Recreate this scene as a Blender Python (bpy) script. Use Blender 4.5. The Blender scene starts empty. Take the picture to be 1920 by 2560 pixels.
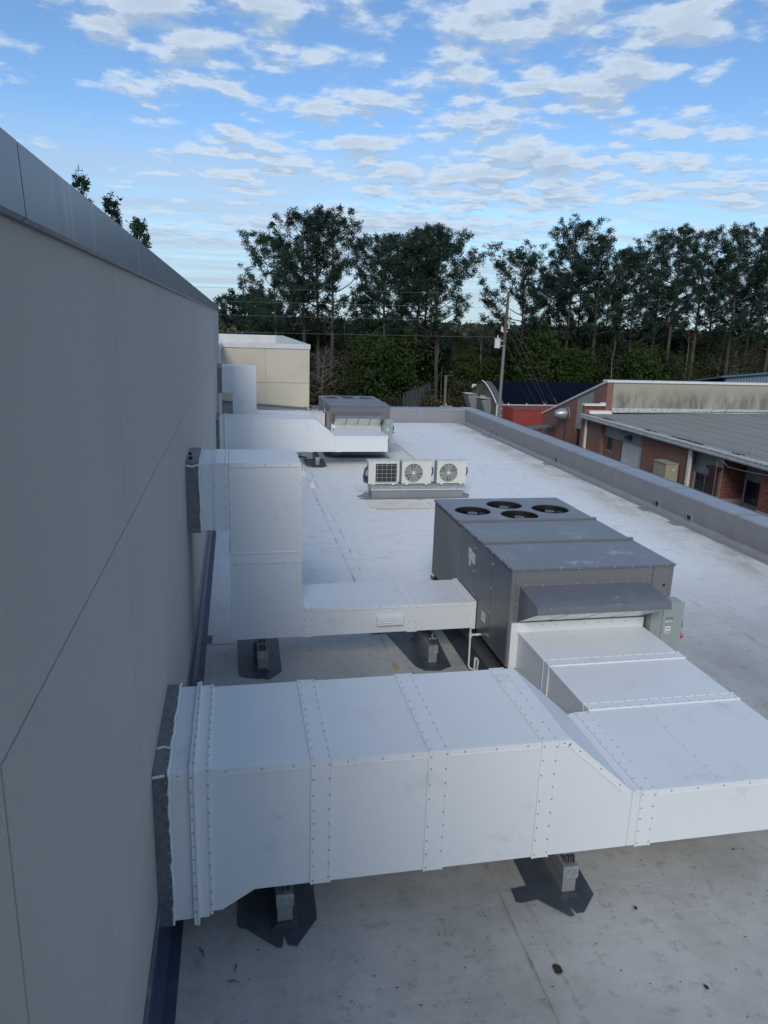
import bpy, bmesh, math, random
import numpy as np
from mathutils import Matrix, Vector
from mathutils.geometry import tessellate_polygon

rad = math.radians
S = bpy.context.scene
C = S.collection

# ------------------------------------------------------------------ camera
YAW, PITCH, ROLL = rad(11.656), rad(-14.351), rad(1.921)
fwd = Vector((math.sin(YAW)*math.cos(PITCH), math.cos(YAW)*math.cos(PITCH), math.sin(PITCH)))
r0 = Vector((math.cos(YAW), -math.sin(YAW), 0)); u0 = r0.cross(fwd)
cr = r0*math.cos(ROLL)+u0*math.sin(ROLL); cu = -r0*math.sin(ROLL)+u0*math.cos(ROLL)
cam = bpy.data.objects.new('camera', bpy.data.cameras.new('camera'))
C.objects.link(cam)
M = Matrix((cr, cu, -fwd)).transposed().to_4x4(); M.translation = (0, 0, 4.1)
cam.matrix_world = M
cam.data.sensor_fit = 'HORIZONTAL'; cam.data.sensor_width = 36
cam.data.lens = 36*1833.55/1920
cam.data.clip_start = 0.05; cam.data.clip_end = 9000
S.camera = cam

# ------------------------------------------------------------------ sky, sun, exposure
SUN_EL, SUN_AZ = rad(33), rad(198)          # azimuth clockwise from +Y
w = bpy.data.worlds.new('World'); S.world = w; w.use_nodes = True
nt = w.node_tree; nt.nodes.clear()
def N(t, **k):
    n = nt.nodes.new(t)
    for a, b in k.items(): setattr(n, a, b)
    return n
def L(a, b): nt.links.new(a, b)
def mth(op, a, b=None, clamp=False):
    n = N('ShaderNodeMath', operation=op, use_clamp=clamp)
    for i, v in enumerate((a, b)):
        if v is None: continue
        if isinstance(v, (int, float)): n.inputs[i].default_value = v
        else: L(v, n.inputs[i])
    return n.outputs[0]
def ramp(v, a, b, interp='SMOOTHSTEP', o0=0., o1=1.):
    n = N('ShaderNodeMapRange', interpolation_type=interp)
    L(v, n.inputs[0]); n.inputs[1].default_value = a; n.inputs[2].default_value = b
    n.inputs[3].default_value = o0; n.inputs[4].default_value = o1
    return n.outputs[0]
def mixc(f, a, b):
    n = N('ShaderNodeMix', data_type='RGBA')
    if isinstance(f, (int, float)): n.inputs[0].default_value = f
    else: L(f, n.inputs[0])
    for i, v in ((6, a), (7, b)):
        if isinstance(v, tuple): n.inputs[i].default_value = (*v, 1)
        else: L(v, n.inputs[i])
    return n.outputs[2]
sky = N('ShaderNodeTexSky', sky_type='NISHITA', sun_disc=False)
sky.sun_elevation = SUN_EL; sky.sun_rotation = SUN_AZ
sky.altitude = 0; sky.air_density = 1.0; sky.dust_density = 0.1; sky.ozone_density = 1.6
SKY = 0.12
tc = N('ShaderNodeTexCoord')
sep = N('ShaderNodeSeparateXYZ'); L(tc.outputs['Generated'], sep.inputs[0])
zc = mth('ADD', mth('MAXIMUM', sep.outputs[2], 0.0), 0.045)
u = mth('DIVIDE', sep.outputs[0], zc); v = mth('DIVIDE', sep.outputs[1], zc)
cmb = N('ShaderNodeCombineXYZ'); L(u, cmb.inputs[0]); L(v, cmb.inputs[1])
def noise(vec, scale, detail, rough, off=(0, 0, 0), sc=(1, 1, 1), dist=0.0):
    mp = N('ShaderNodeMapping'); L(vec, mp.inputs[0])
    mp.inputs['Location'].default_value = off; mp.inputs['Scale'].default_value = sc
    n = N('ShaderNodeTexNoise'); L(mp.outputs[0], n.inputs['Vector'])
    n.inputs['Scale'].default_value = scale; n.inputs['Detail'].default_value = detail
    n.inputs['Roughness'].default_value = rough; n.inputs['Distortion'].default_value = dist
    return n.outputs['Fac']
OFF = (5.7, 2.9, 0)
near_ = N('ShaderNodeVectorMath', operation='SCALE'); L(cmb.outputs[0], near_.inputs[0]); near_.inputs['Scale'].default_value = 0.955
def dens(vec):
    big = noise(vec, 0.5, 2, 0.5, OFF, (1, .9, 1))
    puff = noise(vec, 6.8, 5, 0.60, OFF, (1.0, .85, 1))
    wob = N('ShaderNodeVectorMath', operation='ADD'); L(vec, wob.inputs[0])
    nc = N('ShaderNodeTexNoise'); L(vec, nc.inputs['Vector']); nc.inputs['Scale'].default_value = 2.2; nc.inputs['Detail'].default_value = 2
    sc_ = N('ShaderNodeVectorMath', operation='SCALE'); L(nc.outputs['Color'], sc_.inputs[0]); sc_.inputs['Scale'].default_value = .55
    L(sc_.outputs[0], wob.inputs[1])
    vo = N('ShaderNodeTexVoronoi', feature='F1'); L(wob.outputs[0], vo.inputs['Vector']); vo.inputs['Scale'].default_value = 3.1
    cell = mth('SUBTRACT', 1.0, vo.outputs['Distance'])
    return mth('ADD', mth('ADD', mth('MULTIPLY', big, 0.42), mth('MULTIPLY', cell, 0.26)), mth('MULTIPLY', puff, 0.46))
d0 = dens(cmb.outputs[0]); d1 = dens(near_.outputs[0])
mask = ramp(d0, 0.512, 0.645)
core = ramp(d0, 0.59, 0.72)
edge = ramp(mth('SUBTRACT', d0, d1), -0.050, 0.045)
streak = noise(cmb.outputs[0], 0.9, 6, 0.62, (1, 2, 0), (.25, 1, 1), 0.3)
smask = mth('MULTIPLY', ramp(streak, 0.32, 0.60), mth('MULTIPLY', ramp(sep.outputs[2], 0.0, 0.05), ramp(sep.outputs[2], 0.26, 0.12)))
lit = mixc(edge, (.38, .49, .63), (.62, .71, .82))
ccol = mixc(mth('MULTIPLY', core, 0.50), lit, (.36, .46, .59))
scaled = N('ShaderNodeVectorMath', operation='SCALE'); L(sky.outputs[0], scaled.inputs[0]); scaled.inputs['Scale'].default_value = SKY
tint = N('ShaderNodeVectorMath', operation='MULTIPLY'); L(scaled.outputs[0], tint.inputs[0]); tint.inputs[1].default_value = (.74, .93, 1.12); scaled = tint
hazec = mixc(ramp(sep.outputs[2], 0.17, -0.02, o0=0, o1=.75), scaled.outputs[0], (.30, .45, .62))
lowfade = ramp(sep.outputs[2], 0.03, 0.15)
c1 = mixc(mth('MULTIPLY', smask, 0.78), hazec, (.44, .54, .66))
c2 = mixc(mth('MULTIPLY', mth('MULTIPLY', mask, 0.90), lowfade), c1, ccol)
bg = N('ShaderNodeBackground'); L(c2, bg.inputs[0]); bg.inputs[1].default_value = 1.0
L(bg.outputs[0], N('ShaderNodeOutputWorld').inputs[0])

sl = bpy.data.lights.new('sun', 'SUN'); sl.energy = 1.75; sl.angle = rad(20); sl.color = (1, .945, .86)
so = bpy.data.objects.new('sun', sl); C.objects.link(so)
sd = Vector((math.sin(SUN_AZ)*math.cos(SUN_EL), math.cos(SUN_AZ)*math.cos(SUN_EL), math.sin(SUN_EL)))
so.rotation_euler = sd.to_track_quat('Z', 'Y').to_euler(); so.location = sd*60

S.view_settings.view_transform = 'Standard'; S.view_settings.look = 'None'
S.view_settings.exposure = 0.12; S.view_settings.gamma = 1.0; S.view_settings.use_curve_mapping = False
S.cycles.max_bounces = 5; S.cycles.transparent_max_bounces = 8

# ------------------------------------------------------------------ materials
def mat(name, col, rough=.6, metal=0., bump=None, var=None, stain=None, spec=.5, orand=0., brick=None, streak=None, var2=None):
    """bump=(scale,strength,dist)  var=(scale,col2,lo,hi)  streak=(sx,sy,sz,col,lo,hi)"""
    m = bpy.data.materials.new(name); m.use_nodes = True
    t = m.node_tree; b = t.nodes['Principled BSDF']
    b.inputs['Roughness'].default_value = rough; b.inputs['Metallic'].default_value = metal
    b.inputs['Specular IOR Level'].default_value = spec
    def n_(ty, **k):
        q = t.nodes.new(ty)
        for a, bb in k.items(): setattr(q, a, bb)
        return q
    geo = n_('ShaderNodeNewGeometry'); pos = geo.outputs['Position']
    def nz(scale, det=4, ro=.6, sc=(1, 1, 1), src=None):
        mp = n_('ShaderNodeMapping'); mp.inputs['Scale'].default_value = sc
        t.links.new(src or pos, mp.inputs[0])
        q = n_('ShaderNodeTexNoise'); t.links.new(mp.outputs[0], q.inputs['Vector'])
        q.inputs['Scale'].default_value = scale; q.inputs['Detail'].default_value = det; q.inputs['Roughness'].default_value = ro
        return q.outputs['Fac']
    def mr(x, lo, hi):
        q = n_('ShaderNodeMapRange', interpolation_type='SMOOTHSTEP'); t.links.new(x, q.inputs[0])
        q.inputs[1].default_value = lo; q.inputs[2].default_value = hi; return q.outputs[0]
    def mx(f, a, c):
        q = n_('ShaderNodeMix', data_type='RGBA'); t.links.new(f, q.inputs[0])
        for i, x in ((6, a), (7, c)):
            if isinstance(x, tuple): q.inputs[i].default_value = (*x, 1)
            else: t.links.new(x, q.inputs[i])
        return q.outputs[2]
    cur = col
    if brick:
        sx = n_('ShaderNodeSeparateXYZ'); t.links.new(pos, sx.inputs[0])
        ad = n_('ShaderNodeMath', operation='ADD'); t.links.new(sx.outputs[0], ad.inputs[0]); t.links.new(sx.outputs[1], ad.inputs[1])
        cb = n_('ShaderNodeCombineXYZ'); t.links.new(ad.outputs[0], cb.inputs[0]); t.links.new(sx.outputs[2], cb.inputs[1])
        bt = n_('ShaderNodeTexBrick'); t.links.new(cb.outputs[0], bt.inputs['Vector'])
        bt.inputs['Scale'].default_value = 1; bt.inputs['Brick Width'].default_value = .213; bt.inputs['Row Height'].default_value = .0677
        bt.inputs['Mortar Size'].default_value = .0085; bt.inputs['Mortar Smooth'].default_value = .2; bt.inputs['Bias'].default_value = 0
        bt.inputs['Color1'].default_value = (*col, 1); bt.inputs['Color2'].default_value = (*brick[0], 1); bt.inputs['Mortar'].default_value = (*brick[1], 1)
        cur = bt.outputs['Color']
        bp = n_('ShaderNodeBump'); bp.inputs['Distance'].default_value = .006; bp.inputs['Strength'].default_value = .8; bp.invert = True
        t.links.new(bt.outputs['Fac'], bp.inputs['Height']); t.links.new(bp.outputs[0], b.inputs['Normal'])
    for vv in (var, var2):
        if vv:
            sc = vv[4] if len(vv) > 4 else (1, 1, 1)
            cur = mx(mr(nz(vv[0], 6, .62, sc), vv[2], vv[3]), cur, vv[1])
    if streak:
        f = mr(nz(1., 5, .6, streak[0]), streak[2], streak[3]); cur = mx(f, cur, streak[1])
    if stain: cur = stain(t, n_, nz, mr, mx, pos, cur)
    if orand:
        oi = n_('ShaderNodeObjectInfo'); hs = n_('ShaderNodeHueSaturation')
        q = n_('ShaderNodeMapRange'); t.links.new(oi.outputs['Random'], q.inputs[0]); q.inputs[3].default_value = 1-orand; q.inputs[4].default_value = 1+orand
        t.links.new(q.outputs[0], hs.inputs['Value'])
        if isinstance(cur, tuple): hs.inputs['Color'].default_value = (*cur, 1)
        else: t.links.new(cur, hs.inputs['Color'])
        cur = hs.outputs[0]
    if isinstance(cur, tuple): b.inputs['Base Color'].default_value = (*cur, 1)
    else: t.links.new(cur, b.inputs['Base Color'])
    if bump and not brick:
        bp = n_('ShaderNodeBump'); bp.inputs['Distance'].default_value = bump[2]; bp.inputs['Strength'].default_value = bump[1]
        t.links.new(nz(bump[0], 5, .6, bump[3] if len(bump) > 3 else (1, 1, 1)), bp.inputs['Height']); t.links.new(bp.outputs[0], b.inputs['Normal'])
    return m

def duct_stain(t, n_, nz, mr, mx, pos, cur):
    cur = mx(mr(nz(2.2, 8, .7), .56, .80), cur, (.52, .54, .55))
    return mx(mr(nz(48, 4, .7), .69, .75), cur, (.42, .42, .42))
def roof_stain(t, n_, nz, mr, mx, pos, cur):
    sx = n_('ShaderNodeSeparateXYZ'); t.links.new(pos, sx.inputs[0])
    def mm(op, a, b_):
        q = n_('ShaderNodeMath', operation=op)
        for i, x in enumerate((a, b_)):
            if isinstance(x, (int, float)): q.inputs[i].default_value = x
            else: t.links.new(x, q.inputs[i])
        return q.outputs[0]
    # near-end grime with shade mixed into its colour, brown wash by the drains, fine wrinkles and specks
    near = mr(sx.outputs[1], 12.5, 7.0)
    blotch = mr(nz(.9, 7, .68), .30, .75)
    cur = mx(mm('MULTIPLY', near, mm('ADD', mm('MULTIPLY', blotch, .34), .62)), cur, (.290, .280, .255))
    cur = mx(mm('MULTIPLY', mr(nz(3.1, 8, .72), .50, .78), .55), cur, (.44, .43, .40))
    cur = mx(mm('MULTIPLY', mr(nz(6.5, 5, .7, (.22, 2.6, 1)), .57, .66), mm('SUBTRACT', .55, mm('MULTIPLY', near, .50))), cur, (.36, .36, .35))
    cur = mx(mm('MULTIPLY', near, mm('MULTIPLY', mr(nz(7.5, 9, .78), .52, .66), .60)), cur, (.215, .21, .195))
    cur = mx(mm('MULTIPLY', near, mm('MULTIPLY', mr(nz(2.0, 9, .75), .56, .68), .45)), cur, (.40, .41, .41))
    cur = mx(mm('MULTIPLY', mr(nz(14, 4, .7, (.10, 2.2, 1)), .62, .70), .5), cur, (.30, .30, .30))
    cur = mx(mr(nz(26, 4, .6), .70, .76), cur, (.14, .13, .12))
    cur = mx(mm('MULTIPLY', mr(nz(80, 2, .6), .66, .74), .5), cur, (.2, .19, .18))
    for sxp in (1.865, 2.04, 4.47, 7.04):
        dst = mm('ABSOLUTE', mm('SUBTRACT', mm('ADD', sx.outputs[0], mm('MULTIPLY', nz(3., 3, .6), .03)), sxp+.015), 0.)
        cur = mx(mm('MULTIPLY', mr(dst, .028, .004), mm('MULTIPLY', mr(nz(2.6, 7, .75, (1, .8, 1)), .44, .68), .8)), cur, (.20, .18, .15))
    drain = mm('MULTIPLY', mr(sx.outputs[0], 8.3, 9.6), mr(nz(1.6, 8, .75, (1, .5, 1)), .44, .62))
    cur = mx(mm('MULTIPLY', drain, .75), cur, (.17, .15, .11))
    tan = mm('MULTIPLY', mr(sx.outputs[0], 7.9, 9.4), .45)
    return mx(tan, cur, (.60, .56, .47))
def wall_streak(t, n_, nz, mr, mx, pos, cur):
    sx = n_('ShaderNodeSeparateXYZ'); t.links.new(pos, sx.inputs[0])
    f = mr(nz(1.2, 7, .75, (1.1, 1, .35)), .34, .66)
    h = mr(sx.outputs[2], 1.15, .05)
    q = n_('ShaderNodeMath', operation='MULTIPLY'); t.links.new(f, q.inputs[0]); t.links.new(h, q.inputs[1])
    cur = mx(q.outputs[0], cur, (.15, .14, .11))
    f2 = mr(nz(1, 6, .75, (9, 1, .5)), .50, .74)
    q2 = n_('ShaderNodeMath', operation='MULTIPLY'); t.links.new(f2, q2.inputs[0]); t.links.new(h, q2.inputs[1])
    return mx(q2.outputs[0], cur, (.27, .25, .20))
def unit_dust(t, n_, nz, mr, mx, pos, cur):
    sx = n_('ShaderNodeSeparateXYZ'); t.links.new(pos, sx.inputs[0])
    g = n_('ShaderNodeNewGeometry'); sn = n_('ShaderNodeSeparateXYZ'); t.links.new(g.outputs['Normal'], sn.inputs[0])
    up = mr(sn.outputs[2], .8, .95)
    f = mr(nz(1.5, 7, .7), .50, .85)
    q = n_('ShaderNodeMath', operation='MULTIPLY'); t.links.new(f, q.inputs[0]); t.links.new(up, q.inputs[1])
    cur = mx(q.outputs[0], cur, (.235, .25, .27))
    f2 = mr(nz(3.5, 8, .75, (1, 1, 1)), .58, .66)
    q2 = n_('ShaderNodeMath', operation='MULTIPLY'); t.links.new(f2, q2.inputs[0]); t.links.new(up, q2.inputs[1])
    return mx(q2.outputs[0], cur, (.31, .315, .32))

m_duct = mat('white_jacketing', (.71, .73, .735), .40, .0, bump=(2.2, .5, .009), stain=duct_stain)
m_ductband = mat('white_joint_tape', (.73, .745, .75), .36, .0, bump=(60, .15, .002), stain=duct_stain)
m_galv = mat('galvanised_steel', (.21, .22, .23), .5, .5, var=(18, (.155, .16, .168), .40, .66), bump=(50, .1, .002))
m_galvl = mat('light_galvanised', (.42, .45, .46), .4, .5, var=(30, (.30, .32, .33), .4, .6))
m_screw = mat('screw_steel', (.40, .41, .42), .4, .3)
m_screwd = mat('dark_screw', (.10, .10, .11), .4, .7)
m_caulk = mat('white_sealant', (.72, .73, .72), .5)
m_roof = mat('white_membrane', (.79, .80, .785), .5, bump=(5, .35, .012, (.3, 2.2, 1)), stain=roof_stain)
m_patch = mat('cream_membrane_patch', (.76, .74, .67), .5, var=(3, (.64, .62, .55), .45, .7))
m_yel = mat('yellow_seam_edge', (.50, .42, .16), .7)
m_grey = mat('grey_membrane', (.230, .228, .240), .55, var=(2.5, (.255, .252, .262), .4, .7), bump=(4, .25, .01))
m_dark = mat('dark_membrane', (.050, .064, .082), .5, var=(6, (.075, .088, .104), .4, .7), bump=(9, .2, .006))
m_navy = mat('navy_membrane', (.040, .058, .105), .45, var=(5, (.06, .078, .12), .4, .7), bump=(7, .2, .006))
m_eifs = mat('sand_stucco', (.44, .425, .395), .92, bump=(150, 1.0, .007), var=(.8, (.41, .398, .37), .35, .7), var2=(140, (.35, .34, .32), .52, .66), streak=((1, 5, .25), (.415, .40, .375), .50, .75))
m_cream = mat('cream_stucco', (.53, .475, .37), .9, bump=(120, .5, .004), var=(.8, (.48, .44, .36), .4, .7))
m_cope = mat('blue_grey_coping', (.125, .145, .180), .36, .35, var=(1.6, (.155, .175, .21), .35, .7), streak=((1, 9, .5), (.20, .22, .25), .58, .70))
m_copel = mat('pale_coping', (.62, .61, .60), .4, .1, var=(2, (.54, .53, .53), .4, .7))
m_unit = mat('dark_grey_enamel', (.135, .145, .165), .33, stain=unit_dust, bump=(3, .06, .01))
m_unitb = mat('lit_grey_enamel', (.165, .162, .168), .40, stain=unit_dust)  # same unit paint, lightened and warmed as if lit from the south
m_black = mat('black_plastic', (.012, .013, .015), .45)
m_hub = mat('fan_hub_grey', (.065, .07, .075), .45, .3)
m_side = mat('shaded_grey_enamel', (.085, .092, .105), .28, stain=unit_dust)  # same unit paint, darkened to put the sides in shade
m_fan = mat('fan_black', (.02, .024, .03), .35, .2)
m_filter = mat('aluminium_filter', (.90, .88, .84), .42, .75, bump=(220, .15, .002), var=(14, (.74, .72, .68), .4, .6))
m_disc = mat('pale_green_grey_enamel', (.285, .33, .315), .42)
m_label = mat('white_label', (.72, .73, .73), .5)
m_ink = mat('label_ink', (.02, .02, .02), .5)
m_pink = mat('label_pink', (.62, .30, .32), .5)
m_red = mat('red_handle', (.45, .015, .03), .35)
m_pvc = mat('white_pvc', (.66, .66, .62), .4, var=(9, (.5, .48, .42), .45, .7))
m_ms = mat('ivory_enamel', (.62, .62, .55), .4)
m_msd = mat('condenser_dark', (.025, .028, .03), .5)
m_msg = mat('fan_grille_grey', (.22, .22, .215), .5)
m_rubber = mat('black_rubber', (.03, .03, .035), .6)
m_hose = mat('grey_insulated_hose', (.10, .11, .12), .6)
m_teal = mat('teal_valve', (.02, .13, .10), .4)
m_brick = mat('red_brick', (.20, .055, .035), .85, brick=((.14, .040, .027), (.44, .32, .26)), var=None)
m_brickp = mat('brick_piece', (.20, .055, .035), .85, orand=.35, var=(60, (.12, .038, .028), .45, .65))
m_mortar = mat('mortar', (.40, .29, .24), .9, bump=(90, .4, .003))
m_wpaint = mat('white_trim', (.70, .70, .66), .5, var=(4, (.58, .57, .53), .5, .75))
m_conc = mat('grey_painted_panel', (.30, .31, .29), .8, var=(1.5, (.24, .245, .23), .4, .7), bump=(60, .3, .003))
m_clere = mat('stained_render', (.37, .345, .27), .9, stain=wall_streak, bump=(50, .4, .004))
m_ashroof = mat('grey_roll_roofing', (.235, .228, .205), .85, bump=(30, .5, .006), var=(.5, (.25, .25, .235), .35, .7), orand=.04)
m_debris = mat('leaf_debris', (.035, .028, .022), .95)
m_tar = mat('tar_grey', (.10, .10, .095), .9)
m_gravel = mat('pale_gravel_stop', (.50, .51, .50), .7, var=(14, (.14, .13, .11), .50, .60))
m_fascia = mat('pale_fascia', (.56, .56, .54), .45, var=(3, (.42, .44, .45), .4, .7))
m_glass = mat('dark_window_glass', (.015, .02, .028), .08, spec=.8)
m_frame = mat('blue_grey_frame', (.06, .085, .13), .45)
m_tan = mat('tan_enamel', (.34, .31, .235), .55, var=(2, (.30, .275, .21), .4, .7))
m_maroon = mat('maroon_metal', (.055, .022, .025), .5)
m_cont = mat('red_container_paint', (.30, .048, .035), .6, var=(3, (.22, .045, .035), .45, .7), streak=((5, 5, .5), (.20, .07, .05), .62, .72))
m_contd = mat('faded_container_roof', (.16, .055, .05), .75, var=(2, (.22, .10, .09), .4, .65))
m_shade = mat('navy_shade_cloth', (.004, .006, .014), .9, spec=.05)
m_rib = mat('dark_rib', (.018, .022, .035), .8, spec=.1)
m_olive = mat('olive_end_panel', (.075, .070, .042), .6, streak=((1, 3, .3), (.14, .13, .085), .45, .6))
m_conc2 = mat('block_wall', (.17, .17, .145), .9)
m_poly = mat('grey_polycarbonate', (.09, .09, .08), .6)
m_wood = mat('weathered_pole_wood', (.20, .185, .165), .85, var=(30, (.19, .165, .14), .45, .65, (1, 1, .05)))
m_woodb = mat('brown_pole_wood', (.12, .085, .065), .85, var=(30, (.08, .055, .045), .45, .65, (1, 1, .05)))
m_wire = mat('cable_grey', (.22, .23, .24), .5)
m_cer = mat('pale_ceramic', (.62, .63, .62), .4)
m_guard = mat('yellow_guard', (.55, .38, .05), .5)
m_bluem = mat('blue_grey_cladding', (.18, .235, .29), .5)
m_bluer = mat('blue_trim', (.09, .14, .19), .45)
m_ground = mat('ground_earth', (.085, .085, .045), .95, var=(.12, (.10, .075, .05), .4, .65), var2=(1.5, (.05, .055, .03), .45, .7))
m_chain = mat('chain_link_grey', (.10, .11, .11), .7, .1)
m_dirt = mat('orange_soil', (.22, .12, .06), .95)
m_bark = mat('pine_bark', (.048, .040, .034), .95, var=(3, (.08, .068, .058), .4, .65, (1, 1, .3)), orand=.2)
m_barkg = mat('pale_grey_bark', (.15, .138, .12), .95, orand=.3)
m_cap = mat('skylit_cap_membrane', (.255, .28, .32), .42, var=(2.5, (.30, .32, .35), .4, .7), bump=(4, .2, .008))  # grey membrane made lighter and bluer to stand for skylight on top
def leafm(name, c, c2, r=.3, sc=.45):
    m = mat(name, c, .7, var=(sc, c2, .35, .65), orand=r, spec=.1)
    t = m.node_tree; b = t.nodes['Principled BSDF']; out = t.nodes['Material Output']
    tr_ = t.nodes.new('ShaderNodeBsdfTranslucent'); mxs = t.nodes.new('ShaderNodeMixShader'); mxs.inputs[0].default_value = .42
    t.links.new(b.inputs['Base Color'].links[0].from_socket, tr_.inputs['Color'])
    t.links.new(b.outputs[0], mxs.inputs[1]); t.links.new(tr_.outputs[0], mxs.inputs[2]); t.links.new(mxs.outputs[0], out.inputs['Surface'])
    return m
m_pine = leafm('pine_needles', (.033, .064, .049), (.058, .098, .066), .25, .8)
m_leaf = leafm('broadleaf_green', (.044, .080, .022), (.070, .105, .030), .3)
m_leafd = leafm('dark_evergreen_leaves', (.026, .052, .027), (.044, .070, .032), .3)
m_leafo = leafm('olive_twigs', (.085, .086, .045), (.060, .078, .032), .3)
m_twig = leafm('bare_twigs', (.095, .085, .065), (.065, .058, .042), .25)
m_woodland = mat('distant_woodland', (.028, .048, .030), .95, spec=.1, var=(.12, (.070, .070, .042), .42, .58), var2=(.06, (.125, .115, .088), .47, .60))
m_under = mat('undergrowth_leaves', (.026, .038, .018), .95, spec=.1, var=(.3, (.060, .050, .032), .42, .62))

# ------------------------------------------------------------------ mesh helpers
def org(p):
    return Vector(p.get('_w', (0, 0, 0))) if p else Vector((0, 0, 0))
class MB:
    def __init__(s): s.v = []; s.f = []
    def add(s, vs, fs):
        o = len(s.v); s.v += [tuple(x) for x in vs]; s.f += [tuple(i+o for i in f) for f in fs]; return s
    def box(s, x0, x1, y0, y1, z0, z1):
        vs = [(x, y, z) for z in (z0, z1) for y in (y0, y1) for x in (x0, x1)]
        return s.add(vs, [(0, 2, 3, 1), (4, 5, 7, 6), (0, 1, 5, 4), (2, 6, 7, 3), (0, 4, 6, 2), (1, 3, 7, 5)])
    def prism(s, pts, a, b, axis):
        """pts 2-D polygon; axis y: pts=(x,z); axis z: (x,y); axis x: (y,z)"""
        n = len(pts)
        def P(p, t): return {'y': (p[0], t, p[1]), 'z': (p[0], p[1], t), 'x': (t, p[0], p[1])}[axis]
        vs = [P(p, a) for p in pts]+[P(p, b) for p in pts]
        fs = [tuple(range(n)), tuple(range(2*n-1, n-1, -1))]
        fs += [(i, i+n, (i+1) % n+n, (i+1) % n) for i in range(n)]
        return s.add(vs, fs)
    def tube(s, path, r, n=8, caps=True):
        path = [Vector(p) for p in path]; rs = r if isinstance(r, (list, tuple)) else [r]*len(path)
        vs = []; fs = []; ref = None
        for i, p in enumerate(path):
            d = (path[min(i+1, len(path)-1)]-path[max(i-1, 0)])
            d = d.normalized() if d.length > 1e-9 else Vector((0, 0, 1))
            if ref is None or abs(ref.dot(d)) > .95: ref = Vector((1, 0, 0)) if abs(d.x) < .8 else Vector((0, 1, 0))
            a = (ref-d*ref.dot(d)).normalized(); b = d.cross(a); ref = a
            for k in range(n):
                t = 2*math.pi*k/n; vs.append(p+(a*math.cos(t)+b*math.sin(t))*rs[i])
        for i in range(len(path)-1):
            for k in range(n):
                q = i*n+k; q2 = i*n+(k+1) % n; fs.append((q, q2, q2+n, q+n))
        if caps: fs += [tuple(range(n-1, -1, -1)), tuple(range((len(path)-1)*n, len(path)*n))]
        return s.add(vs, fs)
    def screws(s, pts, r=.0078, h=.006):
        for p, nn in pts:
            p = Vector(p); nn = Vector(nn); ref = Vector((1, 0, 0)) if abs(nn.x) < .8 else Vector((0, 1, 0))
            a = (ref-nn*ref.dot(nn)).normalized(); b = nn.cross(a)
            vs = [p+(a*math.cos(k*math.pi/3)+b*math.sin(k*math.pi/3))*r for k in range(6)]
            vs += [p+nn*h+(a*math.cos(k*math.pi/3)+b*math.sin(k*math.pi/3))*r*.6 for k in range(6)]
            s.add(vs, [(k, (k+1) % 6, (k+1) % 6+6, k+6) for k in range(6)]+[tuple(range(6, 12))])
        return s
    def disc(s, c, nn, r, n=20):
        return s.tube([Vector(c), Vector(c)+Vector(nn)*.002], r, n)
    def mesh(s, name, o=Vector((0, 0, 0)), smooth=False):
        me = bpy.data.meshes.new(name)
        me.from_pydata([(x-o[0], y-o[1], z-o[2]) for x, y, z in s.v], [], s.f); me.update()
        bm = bmesh.new(); bm.from_mesh(me); bmesh.ops.recalc_face_normals(bm, faces=bm.faces); bm.to_mesh(me); bm.free()
        if smooth:
            me.polygons.foreach_set('use_smooth', [True]*len(me.polygons))
            me.set_sharp_from_angle(angle=rad(40))
        return me
    def build(s, name, m, parent=None, smooth=False, bevel=0, at=None, **props):
        o0 = Vector(at) if at else org(parent)
        ob = bpy.data.objects.new(name, s.mesh(name, o0, smooth)); C.objects.link(ob)
        ob.data.materials.append(m)
        if parent: ob.parent = parent
        else: ob.location = o0
        ob['_w'] = tuple(o0)
        if bevel:
            b = ob.modifiers.new('bevel', 'BEVEL'); b.width = bevel; b.segments = 2; b.limit_method = 'ANGLE'; b.angle_limit = rad(35)
        for k, v_ in props.items(): ob[k] = v_
        return ob
def thing(name, loc, label, category, group=None, kind=None):
    o = bpy.data.objects.new(name, None); C.objects.link(o); o.location = loc; o['_w'] = tuple(loc)
    if label: o['label'] = label; o['category'] = category
    if group: o['group'] = group
    if kind: o['kind'] = kind
    return o
def kids(o): return [c for c in list(C.objects) if c.parent == o]
CH = {}
def clone(root, loc, rz=0., scale=None, label=None, group=None):
    def rec(o, par):
        c = o.copy(); C.objects.link(c)
        if par: c.parent = par
        for ch in CH[o.name]: rec(ch, c)
        return c
    def index(o):
        CH[o.name] = kids(o)
        for ch in CH[o.name]: index(ch)
    if root.name not in CH: index(root)
    r = rec(root, None); r.location = loc; r.rotation_euler = (0, 0, rz)
    if scale: r.scale = (scale,)*3 if isinstance(scale, (int, float)) else scale
    if label: r['label'] = label
    if group: r['group'] = group
    return r
def text(s, size, loc, rot, parent, name, m):
    cu_ = bpy.data.curves.new(name, 'FONT'); cu_.body = s; cu_.size = size; cu_.align_x = 'CENTER'; cu_.align_y = 'CENTER'; cu_.extrude = .0006; cu_.offset = .0008*size/.05
    tmp = bpy.data.objects.new('tmp', cu_); C.objects.link(tmp); cu_.materials.append(m)
    bpy.context.view_layer.update(); me = bpy.data.meshes.new_from_object(tmp)
    bpy.data.objects.remove(tmp); bpy.data.curves.remove(cu_); me.name = name
    if not me.materials: me.materials.append(m)
    o = bpy.data.objects.new(name, me); C.objects.link(o)
    o.parent = parent; o.location = Vector(loc)-org(parent); o.rotation_euler = rot; o['_w'] = tuple(org(parent))
    return o
rng = random.Random(7)

# ================================================================== SETTING
g = MB()
g.add([(-4000, -4000, -4.4), (4000, -4000, -4.4), (4000, 4000, -4.4), (-4000, 4000, -4.4)], [(0, 1, 2, 3)])
g.build('ground', m_ground, kind='structure')

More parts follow.
